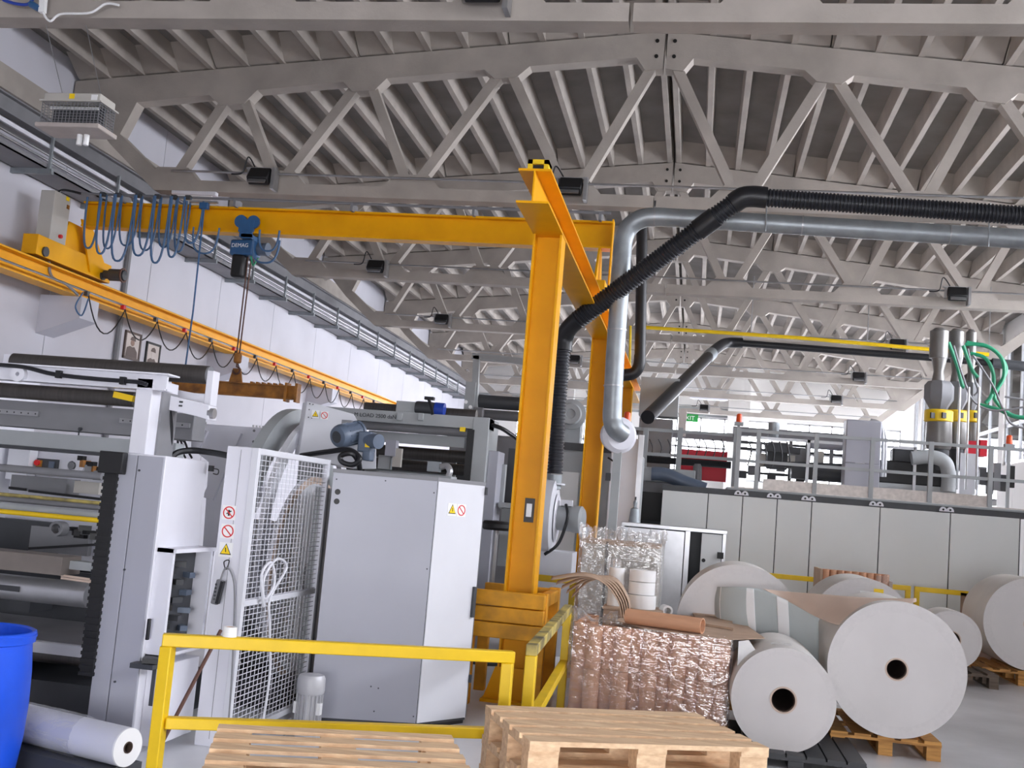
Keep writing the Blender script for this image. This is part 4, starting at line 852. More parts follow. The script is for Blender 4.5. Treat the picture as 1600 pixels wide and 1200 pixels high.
MB().pb(610, 700, 17, 26, Y3-.4, .12).build('white_box', 'cab_grey', t); MB().pb(600, 722, 20, 22, Y3-.35, .1).build('block', 'machine_grey', t); MB().pb(620, 715, 14, 30, Y3-.38, .06).build('bracket', 'box_beige', t); MB().pb(677, 729, 20, 16, Y3-.4, .1).build('valve_block', 'zinc', t)
MB().tube(smooth_path([at(688, 730, Y3-.4), at(698, 728, Y3-.4), at(703, 736, Y3-.42), at(700, 746, Y3-.42)]), .035, 10).build('conduit', 'alu', t)
MB().span((at(590, 760, Y3-.45).x, Y3-.5, 0), (at(705, 760, Y3-.45).x, Y3-.2, at(650, 740, Y3-.45).z)).build('pedestal', 'machine_grey', t)
MB().tube(smooth_path([at(768, 664, Y3+.1), at(785, 670, Y3+.1), at(806, 684, Y3+.2), at(815, 690, Y3+.3)]), .025, 8).build('hose', 'rubber', t)
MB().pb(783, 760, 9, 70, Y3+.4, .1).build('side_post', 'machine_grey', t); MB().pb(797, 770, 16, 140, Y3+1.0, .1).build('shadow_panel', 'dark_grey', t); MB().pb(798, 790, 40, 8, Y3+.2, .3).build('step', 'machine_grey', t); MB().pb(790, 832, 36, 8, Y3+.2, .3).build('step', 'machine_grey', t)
MB().pb(795, 840, 30, 90, Y3+.9, .1).build('lower_cover', 'machine_grey', t)
c = at(776, 820, 12.0); o = thing('stool', 'stool with a round black seat beside the yellow column', 'stool', (c.x, 12, 0)); MB().lathe(c+Vector((0, 0, -.06)), (0, 0, 1), [(0, 0), (0, .14), (.03, .17), (.07, .17), (.1, .14), (.11, 0)], 24).build('cushion', 'black', o); MB().cyl((c.x, 12, .03), c+Vector((0, 0, -.06)), .03, 10).build('stem', 'steel', o); MB().cyl((c.x, 12, 0), (c.x, 12, .03), .2, 20).build('base', 'dark_grey', o)
# ================================================================== machine line behind the portal
Y4 = 17.0; t = thing('coating_machine', 'grey panelled machine line seen between and behind the yellow columns', 'machine', at(880, 900, Y4).xy.to_3d())
MB().span((at(830, 700, Y4).x, Y4, 0), (at(1003, 700, Y4).x, Y4+1.2, at(900, 702, Y4).z)).build('main_cover', 'machine_grey', t, bev=.01)
MB().pb(972, 780, 44, 190, Y4-.3, .3).build('white_column', 'cab_white', t, bev=.01); MB().pb(877, 812, 44, 150, Y4-.1, .1).build('access_panel', 'panel_grey', t)
c = at(893, 648, Y4+.3); MB().lathe(c, (0, -1, 0), [(0, 0), (0, .24), (.1, .24), (.12, .18), (.16, .16), (.16, .08), (.14, .07), (.14, 0)], 28).build('gear_drum', 'machine_grey', t); MB().pb(890, 672, 36, 44, Y4+.4, .3).build('gear_case', 'machine_grey', t, bev=.02); MB().pb(925, 700, 150, 12, Y4-.05, .2).build('dark_ledge', 'dark_grey', t)
def rl(x0, x1, py, Y, rp, m):
    z = at((x0+x1)/2, py, Y).z; MB().cyl((at(x0, py, Y).x, Y, z), (at(x1, py, Y).x, Y, z), rp*Y/FPX, 16).build('roller', m, t)
rl(733, 850, 630, Y4+.2, 11, 'dark_grey'); rl(740, 850, 650, Y4+.5, 8, 'dull_grey'); rl(700, 850, 690, Y4+.4, 10, 'dull_grey')
MB().pb(732, 640, 16, 90, Y4, .2).build('end_frame', 'machine_grey', t)
for k in range(4): MB().cyl(at(728+(k % 2)*7, 628+k*8, Y4-.02), at(728+(k % 2)*7, 628+k*8, Y4), .03, 10).build('lightening_hole', 'white', t)
c = at(745, 645, Y4-.1); MB().cyl(c-Vector((.05, 0, 0)), c+Vector((.1, 0, 0)), .09, 14).build('roller_motor', 'dull_grey', t)
MB().span((at(700, 700, Y4).x, Y4+.1, 0), (at(850, 700, Y4).x, Y4+1, at(780, 690, Y4).z)).build('lower_frame', 'dull_grey', t)
MB().bar(at(741, 650, Y4+.1), Vector((at(745, 556, Y4+.1).x, Y4+.1, at(745, 556, Y4+.1).z)), .1, .1).build('gantry_post', 'machine_grey', t); MB().bar(at(738, 556, Y4+.1), at(826, 566, Y4+.1), .1, .1).build('gantry_bar', 'machine_grey', t)
MB().tube(smooth_path([at(950, 715, Y4-.32), at(962, 725, Y4-.35), at(965, 745, Y4-.33)]), .015, 6).build('cable', 'rubber', t); MB().pb(950, 745, 8, 12, Y4-.34, .04).build('socket', 'dark_grey', t)
MB().pb(997, 760, 8, 160, Y4-.35, .06).build('drain_pipe', 'alu', t)
MB().pb(1030, 620, 60, 60, 22.5, .6).build('tower_panel', 'machine_grey', t); MB().span((at(1000, 650, 22.5).x, 22.4, 0), (at(1052, 650, 22.5).x, 23.2, at(1030, 655, 22.5).z)).build('tower_body', 'dull_grey', t); MB().pb(1066, 660, 12, 40, 22.6, .3).build('striped_panel', 'photo_pale', t)
# white centrifugal fan that the hose leaves
fc = at(859, 808, 13.4); t = thing('suction_fan', 'white centrifugal suction fan with a grey motor behind the near yellow column', 'fan', (fc.x, 13.4, 0))
MB().lathe(fc, (1, 0, 0), [(-.09, 0), (-.09, .40), (-.07, .46), (.05, .46), (.07, .40), (.07, 0)], 36).build('housing', 'cab_white', t)
MB().lathe(fc, (1, 0, 0), [(.065, 0), (.085, .3), (.1, .28), (.1, 0)], 24).build('inlet_plate', 'white_paint', t)
MB().lathe(fc+Vector((.08, 0, 0)), (1, -.15, 0), [(0, 0), (0, .1), (.03, .15), (.2, .155), (.22, .165), (.32, .165), (.35, .13), (.36, 0)], 24).build('motor', 'machine_grey', t); MB().box(fc+Vector((.2, -.02, .19)), (.14, .12, .07)).build('terminal_box', 'cab_white', t)
zt4 = at(867, 742, 13.4).z; MB().cyl((at(867, 742, 13.4).x, 13.4, fc.z+.35), (at(867, 742, 13.4).x, 13.4, zt4), .09, 18).build('outlet', 'zinc', t); MB().cyl((at(867, 752, 13.4).x, 13.4, zt4-.12), (at(867, 752, 13.4).x, 13.4, zt4-.1), .13, 18).build('flange', 'cab_white', t)
MB().tube(smooth_path([fc+Vector((.2, -.1, .17)), fc+Vector((.24, -.2, 0)), fc+Vector((.16, -.22, -.3)), fc+Vector((0, -.2, -.45))]), .02, 8).build('cable', 'rubber', t)
MB().span((fc.x-.15, 13.2, 0), (fc.x+.34, 13.7, fc.z-.4)).build('stand', 'cab_white', t, bev=.006)
# ================================================================== panelled enclosure with walkway at the right
Y5 = 18.9; PXS = [1032, 1104, 1158, 1212, 1266, 1373, 1483, 1592]
X5 = lambda px, Y=Y5: at(px, 815+(px-1085)*.085, Y).x          # lateral position at eye level
zt5 = at(1300, 787, Y5).z
t = thing('panelled_enclosure', 'long low enclosure of smooth grey panels behind the paper rolls', 'machine housing', (X5(1312), Y5, 0))
MB().span((X5(1032), Y5+.02, 0), (X5(1594), Y5+1.6, zt5)).build('core', 'dark_grey', t)
for a, b in zip(PXS, PXS[1:]): MB().span((X5(a)+.008, Y5-.02, .05), (X5(b)-.008, Y5+.02, zt5)).build('panel', 'panel_grey', t, bev=.004)
MB().span((X5(1032), Y5-.01, zt5), (X5(1600), Y5+1.6, zt5+.1)).build('top_strip', 'dark_grey', t)
for px in (1157, 1208, 1262, 1368, 1478):
    for d in (-7, 4):
        x = X5(px+d); P = [(x+.06*math.cos(R(g)), Y5-.04, zt5+.02+.075*math.sin(R(g))) for g in range(0, 181, 20)]
        MB().prism(P, (0, .03, 0)).build('lifting_lug', 'white_paint', t); MB().cyl((x, Y5-.045, zt5+.05), (x, Y5-.038, zt5+.05), .018, 10).build('lug_hole', 'black', t)
# walkway and hand rails
YW = 19.0; zw = at(1300, 772, YW).z
t = thing('walkway', 'raised grey walkway with tubular hand rails above the panelled enclosure', 'walkway', (X5(1370), YW+.5, zt5+.1))
MB().span((X5(1132), YW, zt5+.1), (X5(1760), YW+1.5, zw-.02)).build('platform', 'machine_grey', t, bev=.01); MB().span((X5(1140), YW+.02, zw-.02), (X5(1760), YW+1.5, zw)).build('tread_plate', 'checker_plate', t)
MB().span((X5(1190), YW+.25, zw), (X5(1550), YW+.27, zw+.18)).build('kick_plate', 'checker_plate', t)
posts = (1147, 1178, 1270, 1359, 1452, 1547, 1640, 1730); hr = 1.0
for px in posts: MB().bar((X5(px), YW+.04, zt5+.1), (X5(px), YW+.04, zw+hr), .07, .07).build('post', 'machine_grey', t)
for a, b in zip(posts, posts[1:]):
    for z in (hr, .48): MB().bar((X5(a)+.03, YW+.04, zw+z-.03), (X5(b)-.03, YW+.04, zw+z-.03), .05, .05).build('rail', 'machine_grey', t)
for a, b in ((1180, 1270), (1270, 1360), (1360, 1452)):
    MB().bar((X5(a), YW+1.4, zw+hr-.03), (X5(b), YW+1.4, zw+hr-.03), .05, .05).build('rail', 'alu', t)
    MB().bar((X5(b), YW+1.4, zw), (X5(b), YW+1.4, zw+hr), .05, .05).build('post', 'alu', t)
# electric cabinet on the walkway
c = at(1342, 702, 20.0); t = thing('switch_cabinet', 'light grey switch cabinet with curved conduits standing on the walkway', 'cabinet', (c.x, 20, zw))
b_ = MB().span((X5(1314, 20), 20, zw), (X5(1370, 20), 20.4, at(1342, 656, 20).z)).build('body', 'cab_grey', t, bev=.02); q = at(1344, 717, 19.99); warn_sign(Vector((q.x, 19.995, q.z)), .07, NF, t)
for z in (zw+.1, zw+.62): MB().span((X5(1315, 20), 19.985, z), (X5(1369, 20), 20.0, z+(.5 if z < zw+.3 else .45))).build('door', 'cab_grey', b_, bev=.004)
for k in range(2): MB().tube(smooth_path([at(1360, 657+k*3, 20.2), at(1372+k*4, 660+k*3, 20.2), at(1379+k*4, 672+k*6, 20.2), at(1380+k*4, 700, 20.2), at(1378+k*4, 745, 20.2)]), .035, 8).build('conduit', 'alu', t)
# extruder on the walkway
YE = 20.5; t = thing('extruder', 'dark extruder with dosing hoppers on yellow collars and a curved silver pipe', 'extruder', (X5(1450, YE), YE, zw))
MB().pb(1430, 740, 110, 34, YE, .5).build('barrel_cover', 'black', t, bev=.02); MB().pb(1418, 713, 42, 22, YE+.1, .35).build('drive_motor', 'dark_grey', t, bev=.03); MB().pb(1430, 762, 116, 8, YE-.05, .6).build('bed', 'machine_grey', t)
MB().tube(smooth_path([at(1424, 716, YE-.1), at(1455, 714, YE-.1), at(1476, 722, YE-.1), at(1482, 742, YE-.1), at(1481, 768, YE-.1)], 6), .125, 16).build('feed_pipe', 'machine_grey', t)
def hopper(px, s, Y):
    def L(y, prof, nm, m, n=24):
        c_ = at(px, y, Y); return MB().lathe(c_, (0, 0, 1), [(h, r_*s) for h, r_ in prof], n).build(nm, m, t)
    k = Y/FPX; u = (.15, 0)
    L(560, [(0, 0), (0, .16), (.5, .16), (.52, .12), (.56, .08), (.56, 0)], 'receiver', 'hopper_steel'); L(598, [(0, .12), (.2, .09), (.46, .14)], 'neck', 'hopper_steel', 12)
    L(641, [(0, .14), (.2, .26), (.44, .26), (.52, .2), (.52, 0)], 'hopper_body', 'dull_grey', 8); L(660, [(0, 0), (0, .22), (.02, .25), (.2, .25), (.22, .22)], 'yellow_collar', 'rail_yellow')
    L(702, [(0, 0), (0, .2), (.08, .23), (.5, .22)], 'drum', 'hopper_steel'); L(735, [(0, 0), (0, .12), (.3, .17), (.4, .17)], 'outlet', 'dark_grey')
    for d in (-9, 9): MB().box(at(px+d, 649, Y-.25), (.08, .03, .1), rz=.5).build('catch', 'black', t)
hopper(1466, 1.0, YE+.1); hopper(1493, .82, YE+.7); hopper(1516, .6, YE+1.2)
for dx in (0, 14, 30): MB().cyl(at(1500+dx, 605, YE), at(1495+dx, 765, YE), .02, 6).build('support_rod', 'alu', t)
MB().pb(1512, 740, 22, 60, YE+.5, .3).build('white_case', 'cab_white', t); MB().pb(1520, 710, 14, 40, YE+.6, .3).build('red_case', 'panel_red', t); MB().pb(1537, 700, 10, 24, YE+1, .3).build('red_case', 'panel_red', t)
for k in range(5): MB().box(at(1535+k*11, 745+(k % 2)*10, YE+.7), (.12, .1, .3+.1*(k % 3))).build('fitting', ('dark_grey', 'black', 'dull_grey')[k % 3], t)
hs = [((1482, 535), (1495, 570), (1503, 600), (1507, 605)), ((1505, 540), (1512, 560), (1520, 580), (1528, 590)), ((1508, 538), (1540, 540), (1565, 560), (1568, 590), (1552, 615)), ((1516, 552), (1540, 560), (1552, 585), (1550, 615), (1540, 630)), ((1510, 535), (1550, 545), (1572, 575), (1560, 605), (1555, 625), (1585, 650), (1640, 652)), ((1530, 632), (1560, 640), (1590, 652), (1650, 655))]
for k, h in enumerate(hs): MB().tube(smooth_path([at(x, y, YE+.3+.1*k) for x, y in h], 8), .035, 8).build('green_hose', 'green', t)
for k, h in enumerate((((1490, 540), (1505, 590), (1520, 625), (1545, 640), (1575, 640), (1620, 632)), ((1520, 555), (1550, 600), (1568, 640), (1585, 665), (1640, 672)), ((1512, 545), (1522, 590), (1528, 610), (1522, 618)), ((1570, 620), (1600, 625), (1640, 640)))): MB().tube(smooth_path([at(x, y, YE+.2+.1*k) for x, y in h], 8), .02, 6).build('grey_hose', 'dull_grey', t)
# frames, pipes and red panels left of the walkway
Y6 = 21.2; t = thing('calender_frame', 'grey machine frame with black pipes and red panels left of the walkway', 'machine', (X5(1060, Y6), Y6, 0))
for a, b in ((1012, 1046), (1060, 1134)): MB().pb((a+b)/2, 727, b-a, 46, Y6+1.6, .05).build('red_panel', 'panel_red', t)
for px, w_ in ((1054, 8), (1143, 9), (1000, 8)): MB().bar((X5(px, Y6), Y6, 0), (X5(px, Y6), Y6, at(px, 668, Y6).z), w_*Y6/FPX, .12).build('upright', 'machine_grey', t)
for y_ in (672, 710): MB().bar(at(985, y_-3, Y6), at(1145, y_+8, Y6), .06, .06).build('rail', 'machine_grey', t)
MB().tube([at(1005, 717, Y6+.3), at(1142, 727, Y6+.3)], .07, 10).build('black_pipe', 'rubber', t); MB().tube([at(1090, 725, Y6+.3), at(1089, 760, Y6+.3)], .09, 10).build('valve_stem', 'dull_grey', t)
for k in range(9): MB().tube(smooth_path([at(1015+k*14, 686, Y6+.4), at(1020+k*14, 700, Y6+.4), at(1016+k*14, 716, Y6+.35)]), .012, 5).build('lead', 'rubber', t)
MB().pb(1030, 742, 110, 22, Y6-.3, .6).build('cross_head', 'machine_grey', t, bev=.02); MB().pb(1020, 762, 100, 18, Y6-.5, .5).build('bed_beam', 'dull_grey', t); MB().pb(1000, 750, 6, 22, Y6-.55, .1).build('bracket', 'machine_grey', t)
MB().tube(smooth_path([at(1018, 740, Y6-.7), at(1040, 742, Y6-.7), at(1070, 754, Y6-.7), at(1102, 765, Y6-.7)], 6), .13, 14).build('blue_duct', 'motor_blue', t)
MB().pb(1060, 678, 180, 10, Y6+2.0, .3).build('upper_girder', 'dull_grey', t); MB().pb(1240, 679, 180, 12, Y6+2.0, .3).build('upper_girder', 'dull_grey', t)
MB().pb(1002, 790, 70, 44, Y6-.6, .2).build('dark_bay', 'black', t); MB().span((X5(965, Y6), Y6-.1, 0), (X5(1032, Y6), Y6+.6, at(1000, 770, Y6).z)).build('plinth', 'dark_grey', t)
for a, b, y_ in ((1195, 1250, 700), (1195, 1330, 725)): MB().bar(at(a, y_, Y6+.6), at(b, y_+5, Y6+.6), .15, .12).build('dark_beam', 'dark_grey', t)
MB().pb(1215, 712, 30, 40, Y6+.7, .3).build('dark_block', 'dark_grey', t); MB().pb(1285, 738, 90, 24, Y6+.4, .4).build('dark_block', 'dark_grey', t); MB().pb(1250, 722, 30, 44, Y6+.9, .3).build('valve_rack', 'dull_grey', t)
c = at(1208, 685, Y6+.2); MB().lathe(c, (0, 0, 1), [(0, 0), (0, .08), (.03, .1), (.17, .1), (.2, .11), (.3, .11), (.32, 0)], 18).build('upright_motor', 'zinc', t)
for k in range(6): MB().tube(smooth_path([at(1170+k*12, 690, Y6), at(1174+k*12, 705+k % 3*6, Y6), at(1168+k*13, 728, Y6)]), .015, 5).build('lead', 'dark_grey', t)
MB().cyl(at(1266, 694, Y6+.9), at(1316, 698, Y6+.9), .09, 14).build('pale_roll', 'cab_grey', t); MB().cyl(at(1275, 742, Y6+.3), at(1315, 745, Y6+.3), .12, 14).build('dark_roll', 'dark_grey', t)
for y_ in (694, 704, 741): MB().bar(at(1150, y_-4, Y6+1.2), at(1320, y_+8, Y6+1.2), .07, .05).build('pipe_run', 'dark_grey', t)
for px in (1188, 1236, 1262, 1300): MB().bar(at(px, 690, Y6+1.0), at(px-3, 752, Y6+1.0), .07, .07).build('stanchion', ('dull_grey', 'dark_grey')[px % 2], t)
for k in range(10): MB().box(at(1160+k*15, 742+(k*7) % 9-(k % 3)*14, Y6+.8), (.16, .15, .12+.07*(k % 3))).build('fitting', ('dark_grey', 'dull_grey', 'box_beige')[k % 3], t)
# beacons
def beacon(px, py, Y, z0, lb):
    c = at(px, py, Y); t = thing('beacon', lb, 'warning light', (c.x, Y, z0), 'orange beacons')
    MB().bar((c.x, Y, z0), (c.x, Y, c.z-.1), .05, .05).build('stand', 'machine_grey', t); MB().box((c.x, Y, c.z-.1), (.16, .14, .06)).build('base', 'machine_grey', t)
    MB().lathe((c.x, Y, c.z-.07), (0, 0, 1), [(0, 0), (0, .055), (.14, .05), (.16, .03), (.16, 0)], 16).build('lens', 'orange_lamp', t)
beacon(1155, 654, 20.9, zw, 'orange beacon above the left end of the walkway rail'); beacon(1577, 688, 20.3, zw, 'orange beacon at the right edge past the dosing hoppers'); beacon(980, 652, 17.6, at(900, 702, 17).z, 'orange beacon half hidden by the white drum')
o = thing('exit_sign', 'tiny green exit sign on the far wall', 'sign', at(1078, 652, YF-.2)); c = at(1077, 653, YF-.12); MB().box(c, (.75, .06, .32)).build('panel', 'sign_green', o); text('EXIT', (c.x-.3, c.y-.035, c.z-.09), .26, FRONT, 'white', o)
# wall clad corner behind the beacon
# ================================================================== steel locker and goods around it
YK = 14.3; t = thing('steel_locker', 'steel locker with one door ajar below the grey panelled enclosure', 'cabinet', (X5(1052, YK), YK, 0)); zk = at(1052, 822, YK).z
kx0, kx1, kx2, kx3 = X5(972, YK), X5(1080, YK), X5(1098, YK), X5(1131, YK)
MB().span((kx0, YK+.55, 0), (kx3, YK+.6, zk)).build('back', 'dark_grey', t); MB().span((kx0, YK-.02, zk-.05), (kx3+.05, YK+.6, zk)).build('top', 'alu', t, bev=.005)
MB().span((kx0, YK, 0), (kx0+.04, YK+.6, zk-.05)).build('side', 'alu', t); MB().span((kx3, YK, 0), (kx3+.04, YK+.6, zk-.05)).build('side', 'alu', t); MB().span((kx1-.06, YK-.01, 0), (kx1, YK+.04, zk-.05)).build('mullion', 'alu', t)
MB().span((kx0+.04, YK, .05), (kx1-.07, YK+.02, zk-.06)).build('door', 'alu', t, bev=.004); d_ = MB().span((kx2, YK-.015, .05), (kx3-.01, YK+.01, zk-.06)).build('door', 'panel_grey', t, bev=.004)
MB().span((kx3-.06, YK-.04, zk-.36), (kx3+.02, YK-.01, zk-.28)).build('hinge', 'black', d_); MB().cyl((kx2+.04, YK-.03, zk-.4), (kx2+.04, YK, zk-.4), .025, 10).build('lock', 'black', d_); MB().tube([(kx2+.06, YK-.03, .95), (kx2+.06, YK-.06, .88), (kx2+.1, YK-.06, .88), (kx2+.1, YK-.03, .95)], .008, 6).build('handle', 'dark_grey', d_)
c = at(991, 810, YK+.25); t = thing('oil_can', 'galvanised cone topped can standing on the steel locker', 'can', (c.x, YK+.25, zk)); MB().lathe((c.x, YK+.25, zk), (0, 0, 1), [(0, 0), (0, .075), (.18, .055), (.2, .02), (.26, .028), (.27, .028), (.3, .012), (.31, 0)], 20).build('body', 'zinc', t)
MB().cyl((c.x, YK+.25, zk+.3), (c.x, YK+.25, zk+.34), .012, 8).build('cap', 'dark_grey', t)

def pallet(x, y, z, L, W, rz, label, m='wood', group=None, nb=5, name='wooden_pallet', bw=None, bt=.022):
    t = thing(name, label, 'pallet', (x, y, z), group); M = Matrix.Rotation(rz, 3, 'Z'); O = Vector((x, y, z))
    def bx(c, d, nm): return MB().box(O+M @ Vector(c), d, rz=rz).build(nm, m, t)
    bw = bw or (.145 if W > .9 else .12)
    for k in range(nb): bx((0, -W/2+bw/2+k*(W-bw)/(nb-1), .144-bt/2), (L, bw, bt), 'top_board')
    for k in (-1, 0, 1): bx((k*(L/2-.07), 0, .133-bt), (.14, W, .022), 'cross_board')
    for k in (-1, 0, 1):
        for j in (-1, 0, 1): bx((k*(L/2-.07), j*(W/2-.06), .061), (.14, .1, .078+(.022-bt)), 'block')
    for j in (-1, 0, 1): bx((0, j*(W/2-.06), .011), (L, .1, .022), 'bottom_board')
    return t
# stack right front
c4 = [atz(775, 1101, .72), atz(1092, 1116, .72), atz(1170, 1163, .72), atz(814, 1158, .72)]
ctr = sum((Vector(p) for p in c4), Vector())/4; u_ = ((c4[1]-c4[0])+(c4[2]-c4[3])).normalized(); rz4 = math.atan2(u_.y, u_.x); wn = ('lowest', 'second', 'middle', 'fourth', 'topmost')
for k in range(5): pallet(ctr.x+.004*k, ctr.y+.006*(k % 2), .144*k, 1.16, .8, rz4+.008*(k % 2), '%s pale wooden pallet of the stack in front of the wrapped tubes' % wn[k], group='pallets in the front right stack', nb=5)
# stack left front
a5, b5 = atz(346, 1131, .72), atz(702, 1148, .72); u_ = (b5-a5).normalized(); rz5 = math.atan2(u_.y, u_.x); nrm = Vector((u_.y, -u_.x, 0)); ctr = (a5+b5)/2+nrm*.4; L5 = (b5-a5).length+.02
wn = ('lowest', 'second', 'middle', 'fourth', 'topmost')
for k in range(5): pallet(ctr.x, ctr.y, .144*k, L5, .80, rz5, '%s slatted pallet of the stack before the yellow rail' % wn[k], group='pallets in the front left stack', nb=5, bw=.088, bt=.014)

# ================================================================== wrapped stack of cardboard tubes
TYF = 8.95; tx0, tx1 = at(890, 980, TYF).x+.02, at(1150, 1000, TYF).x-.03; TR = .067; zb6 = .144; zt6 = at(1000, 985, TYF).z; th = (zt6-zb6)/2
pallet((tx0+tx1)/2, TYF+.5, 0, tx1-tx0+.02, 1.0, 0, 'wooden pallet under the wrapped brown tubes', 'wood_orange')
def tube_mesh(h):
    m = MB().ring((0, 0, 0), (0, 0, h-.004), TR, TR-.012, 18); return m.mesh('cardboard_tube')
tm = tube_mesh(th); tm.materials.append(MATS['tube_brown']); n = 11; stp = (tx1-tx0-2*TR)/(n-1)
ORDW = ('leftmost', 'second from the left', 'third from the left', 'fourth from the left', 'fifth from the left', 'sixth from the left', 'seventh from the left', 'eighth from the left', 'ninth from the left', 'tenth from the left', 'eleventh from the left', 'twelfth from the left')
def put_tube(x, y, z, lab, grp, me):
    o = bpy.data.objects.new('cardboard_tube', me); col.objects.link(o); o.location = (x, y, z); o.rotation_euler = (0, 0, random.random()*6); tag(o, lab, 'tube', grp)
for lv, nm in ((0, 'lower'), (1, 'upper')):
    for j in range(7):
        for k in range(n):
            if 0 < j and 0 < k < n-1: continue
            fr = 'facing the camera' if j == 0 else ('at the left side' if k == 0 else 'at the right side')
            lab = ('%s tube in the front of the %s tier of the wrapped stack' % (ORDW[k] if k < n-1 else 'rightmost', nm)) if j == 0 else 'brown tube %s of the wrapped stack, %s tier, %s row' % (fr, nm, ('', 'second', 'third', 'fourth', 'fifth', 'sixth', 'last')[j])
            put_tube(tx0+TR+k*stp, TYF+TR+j*.137+(.068 if k % 2 == 0 else 0)+random.random()*.008, zb6+lv*th, lab, 'brown tubes of the wrapped stack', tm)
# stretch film, a wrinkled skin round the stack
rows = []; per = []
hx0, hx1, hy0, hy1 = tx0-.012, tx1+.012, TYF-.014, TYF+.97
def pr(s):
    L = [hx1-hx0, hy1-hy0, hx1-hx0, hy1-hy0]; s = s*sum(L)
    if s < L[0]: return hx0+s, hy0
    s -= L[0]
    if s < L[1]: return hx1, hy0+s
    s -= L[1]
    if s < L[2]: return hx1-s, hy1
    s -= L[2]; return hx0, hy1-s
rr = random.Random(3); NS, NV = 220, 26
for i in range(NV+1):
    v = i/NV; z = zb6+.005+(zt6+.01-zb6)*v; row = []
    for k in range(NS):
        x, y = pr(k/NS); w_ = rr.uniform(-1, 1)*.004+.004*math.sin(k*.9+i*.4)+(.008 if abs(v-.5) < .03 else 0)
        row.append((x+w_*(1 if x > (tx0+tx1)/2 else -1)*.7, y-abs(w_)*(1 if y < TYF+.4 else -1), z+rr.uniform(-.006, .006)))
    rows.append(row+[row[0]])
fo = MB().grid(rows).build('stretch_film', 'stretch_film'); tag(fo, 'shiny clear stretch film wrapped round the stack of brown tubes', 'plastic film')
rows = []
for i in range(9):
    row = []
    for k in range(17):
        u, v = k/16, i/8; c = at(892+u*75, 968-v*22+6*math.sin(u*5), 9.0+v*.35); row.append((c.x+rr.uniform(-.012, .012), c.y, zt6+.02+.10*math.sin(math.pi*v)*(.5+.5*math.sin(u*7+1))+rr.uniform(-.015, .02)))
    rows.append(row)
o = MB().grid(rows).build('crumpled_film', 'clear_wrap'); tag(o, 'crumpled clear film bunched on the left top of the tube stack', 'plastic film')
# cardboard on top
ZT = zt6+.006
def card(pts, dz, th_, nm, lb, m='board', grp=None):
    P = [Vector((p.x, p.y, ZT+dz)) for p in (atz(x, y, ZT+dz) for x, y in pts)]
    o = MB().prism(P, (0, 0, th_)).build(nm, m, None); return tag(o, lb, 'cardboard', grp)
card(((962, 970), (985, 958), (1150, 966), (1195, 998), (1145, 1000), (1010, 984)), .004, .006, 'cardboard_sheet', 'wide cardboard sheet covering the tube stack, its corner overhanging to the right')
card(((1080, 955), (1142, 962), (1146, 985), (1090, 976)), .012, .02, 'folded_cardboard', 'flattened grey cardboard piece right of the loose tube')
a, b = atz(980, 962, ZT+.075), atz(1098, 978, ZT+.075); t = thing('loose_tube', 'brown cardboard tube lying on top of the wrapped stack', 'tube', (a+b)/2)
a.z = b.z = ZT+.012+.062; MB().ring(a, b, .062, .052, 32).build('wall', 'tube_brown', t)
c = atz(1036, 972, ZT+.03); c.z = ZT+.03; t = thing('bent_cardboard', 'small bent cardboard offcut leaning on the loose tube', 'cardboard', c)
rows = [[(c.x-.06+.1*k/6, c.y-.14+.04*j, ZT+.012+.03*j*(1-(k/6-.5)**2)) for k in range(7)] for j in range(3)]
MB().grid([[Vector((c.x+dx, c.y-.13+dy, ZT+.014+dz)) for dx in (-.065, -.04, 0, .04, .06)] for dy, dz in ((0, 0), (.02, .045), (.04, .075))]).build('flap', 'board', t, thick=.005); MB().grid([[Vector((c.x-.12+dx, c.y-.08+dy, ZT+.014+dz)) for dx in (0, .03, .06)] for dy, dz in ((0, 0), (.0, .04), (.02, .055))]).build('flap', 'board', t, thick=.005)
# curled cardboard strips behind
tt = [((1, 0), 0), ((3, 2), 1), ((6, 5), 2), ((9, 7), 3), ((13, 10), 4)]
for k in range(5):
    Y = 9.72+.02*k
    mid = [(972+3*k, 962), (966+4*k, 936), (945+4*k, 909-k), (912-3*k+6*k, 901+2*k-4), (862+8*k, 903+k*7)]
    cl = smooth_path([at(x, y, Y) for x, y in mid], 8); hw = .05-.003*k
    rows = [[p+Vector((0, -hw, -.016)) for p in cl], [p for p in cl], [p+Vector((.0, hw, .012)) for p in cl]]
    o = MB().grid(rows).build('cardboard_strip', 'board', None, thick=.004); tag(o, 'curled brown cardboard strip of the fan bending over the tube stack, %s' % ('lowest', 'second', 'middle', 'fourth', 'uppermost')[k], 'cardboard', 'curled cardboard strips')
# ================================================================== second wrapped load with white reels in front
YQ = 11.6; q0, q1 = at(905, 890, YQ).x, at(1030, 890, YQ).x; zq = at(970, 838, YQ).z
pallet((q0+q1)/2, YQ+.45, 0, q1-q0+.1, .9, 0, 'wooden pallet under the film wrapped boxes', 'wood_orange')
for k in range(2):
    x0, x1 = (q0, q0+(q1-q0)*.32) if k == 0 else (q0+(q1-q0)*.33, q1); t = thing('carton', ('narrow' if k == 0 else 'wide')+' pale carton under clear film behind the white reels', 'box', ((x0+x1)/2, YQ+.4, .144), 'film wrapped cartons')
    MB().span((x0+.01, YQ+.03, .144), (x1-.01, YQ+.85, zq-.08)).build('body', 'box_beige', t, bev=.01); MB().span((x0+.01, YQ+.025, zq-.1), (x1-.01, YQ+.86, zq-.06)).build('lid_edge', 'board', t)
rows = []; hx0, hx1, hy0, hy1 = q0-.02, q1+.02, YQ-.01, YQ+.92; NS, NV = 160, 22
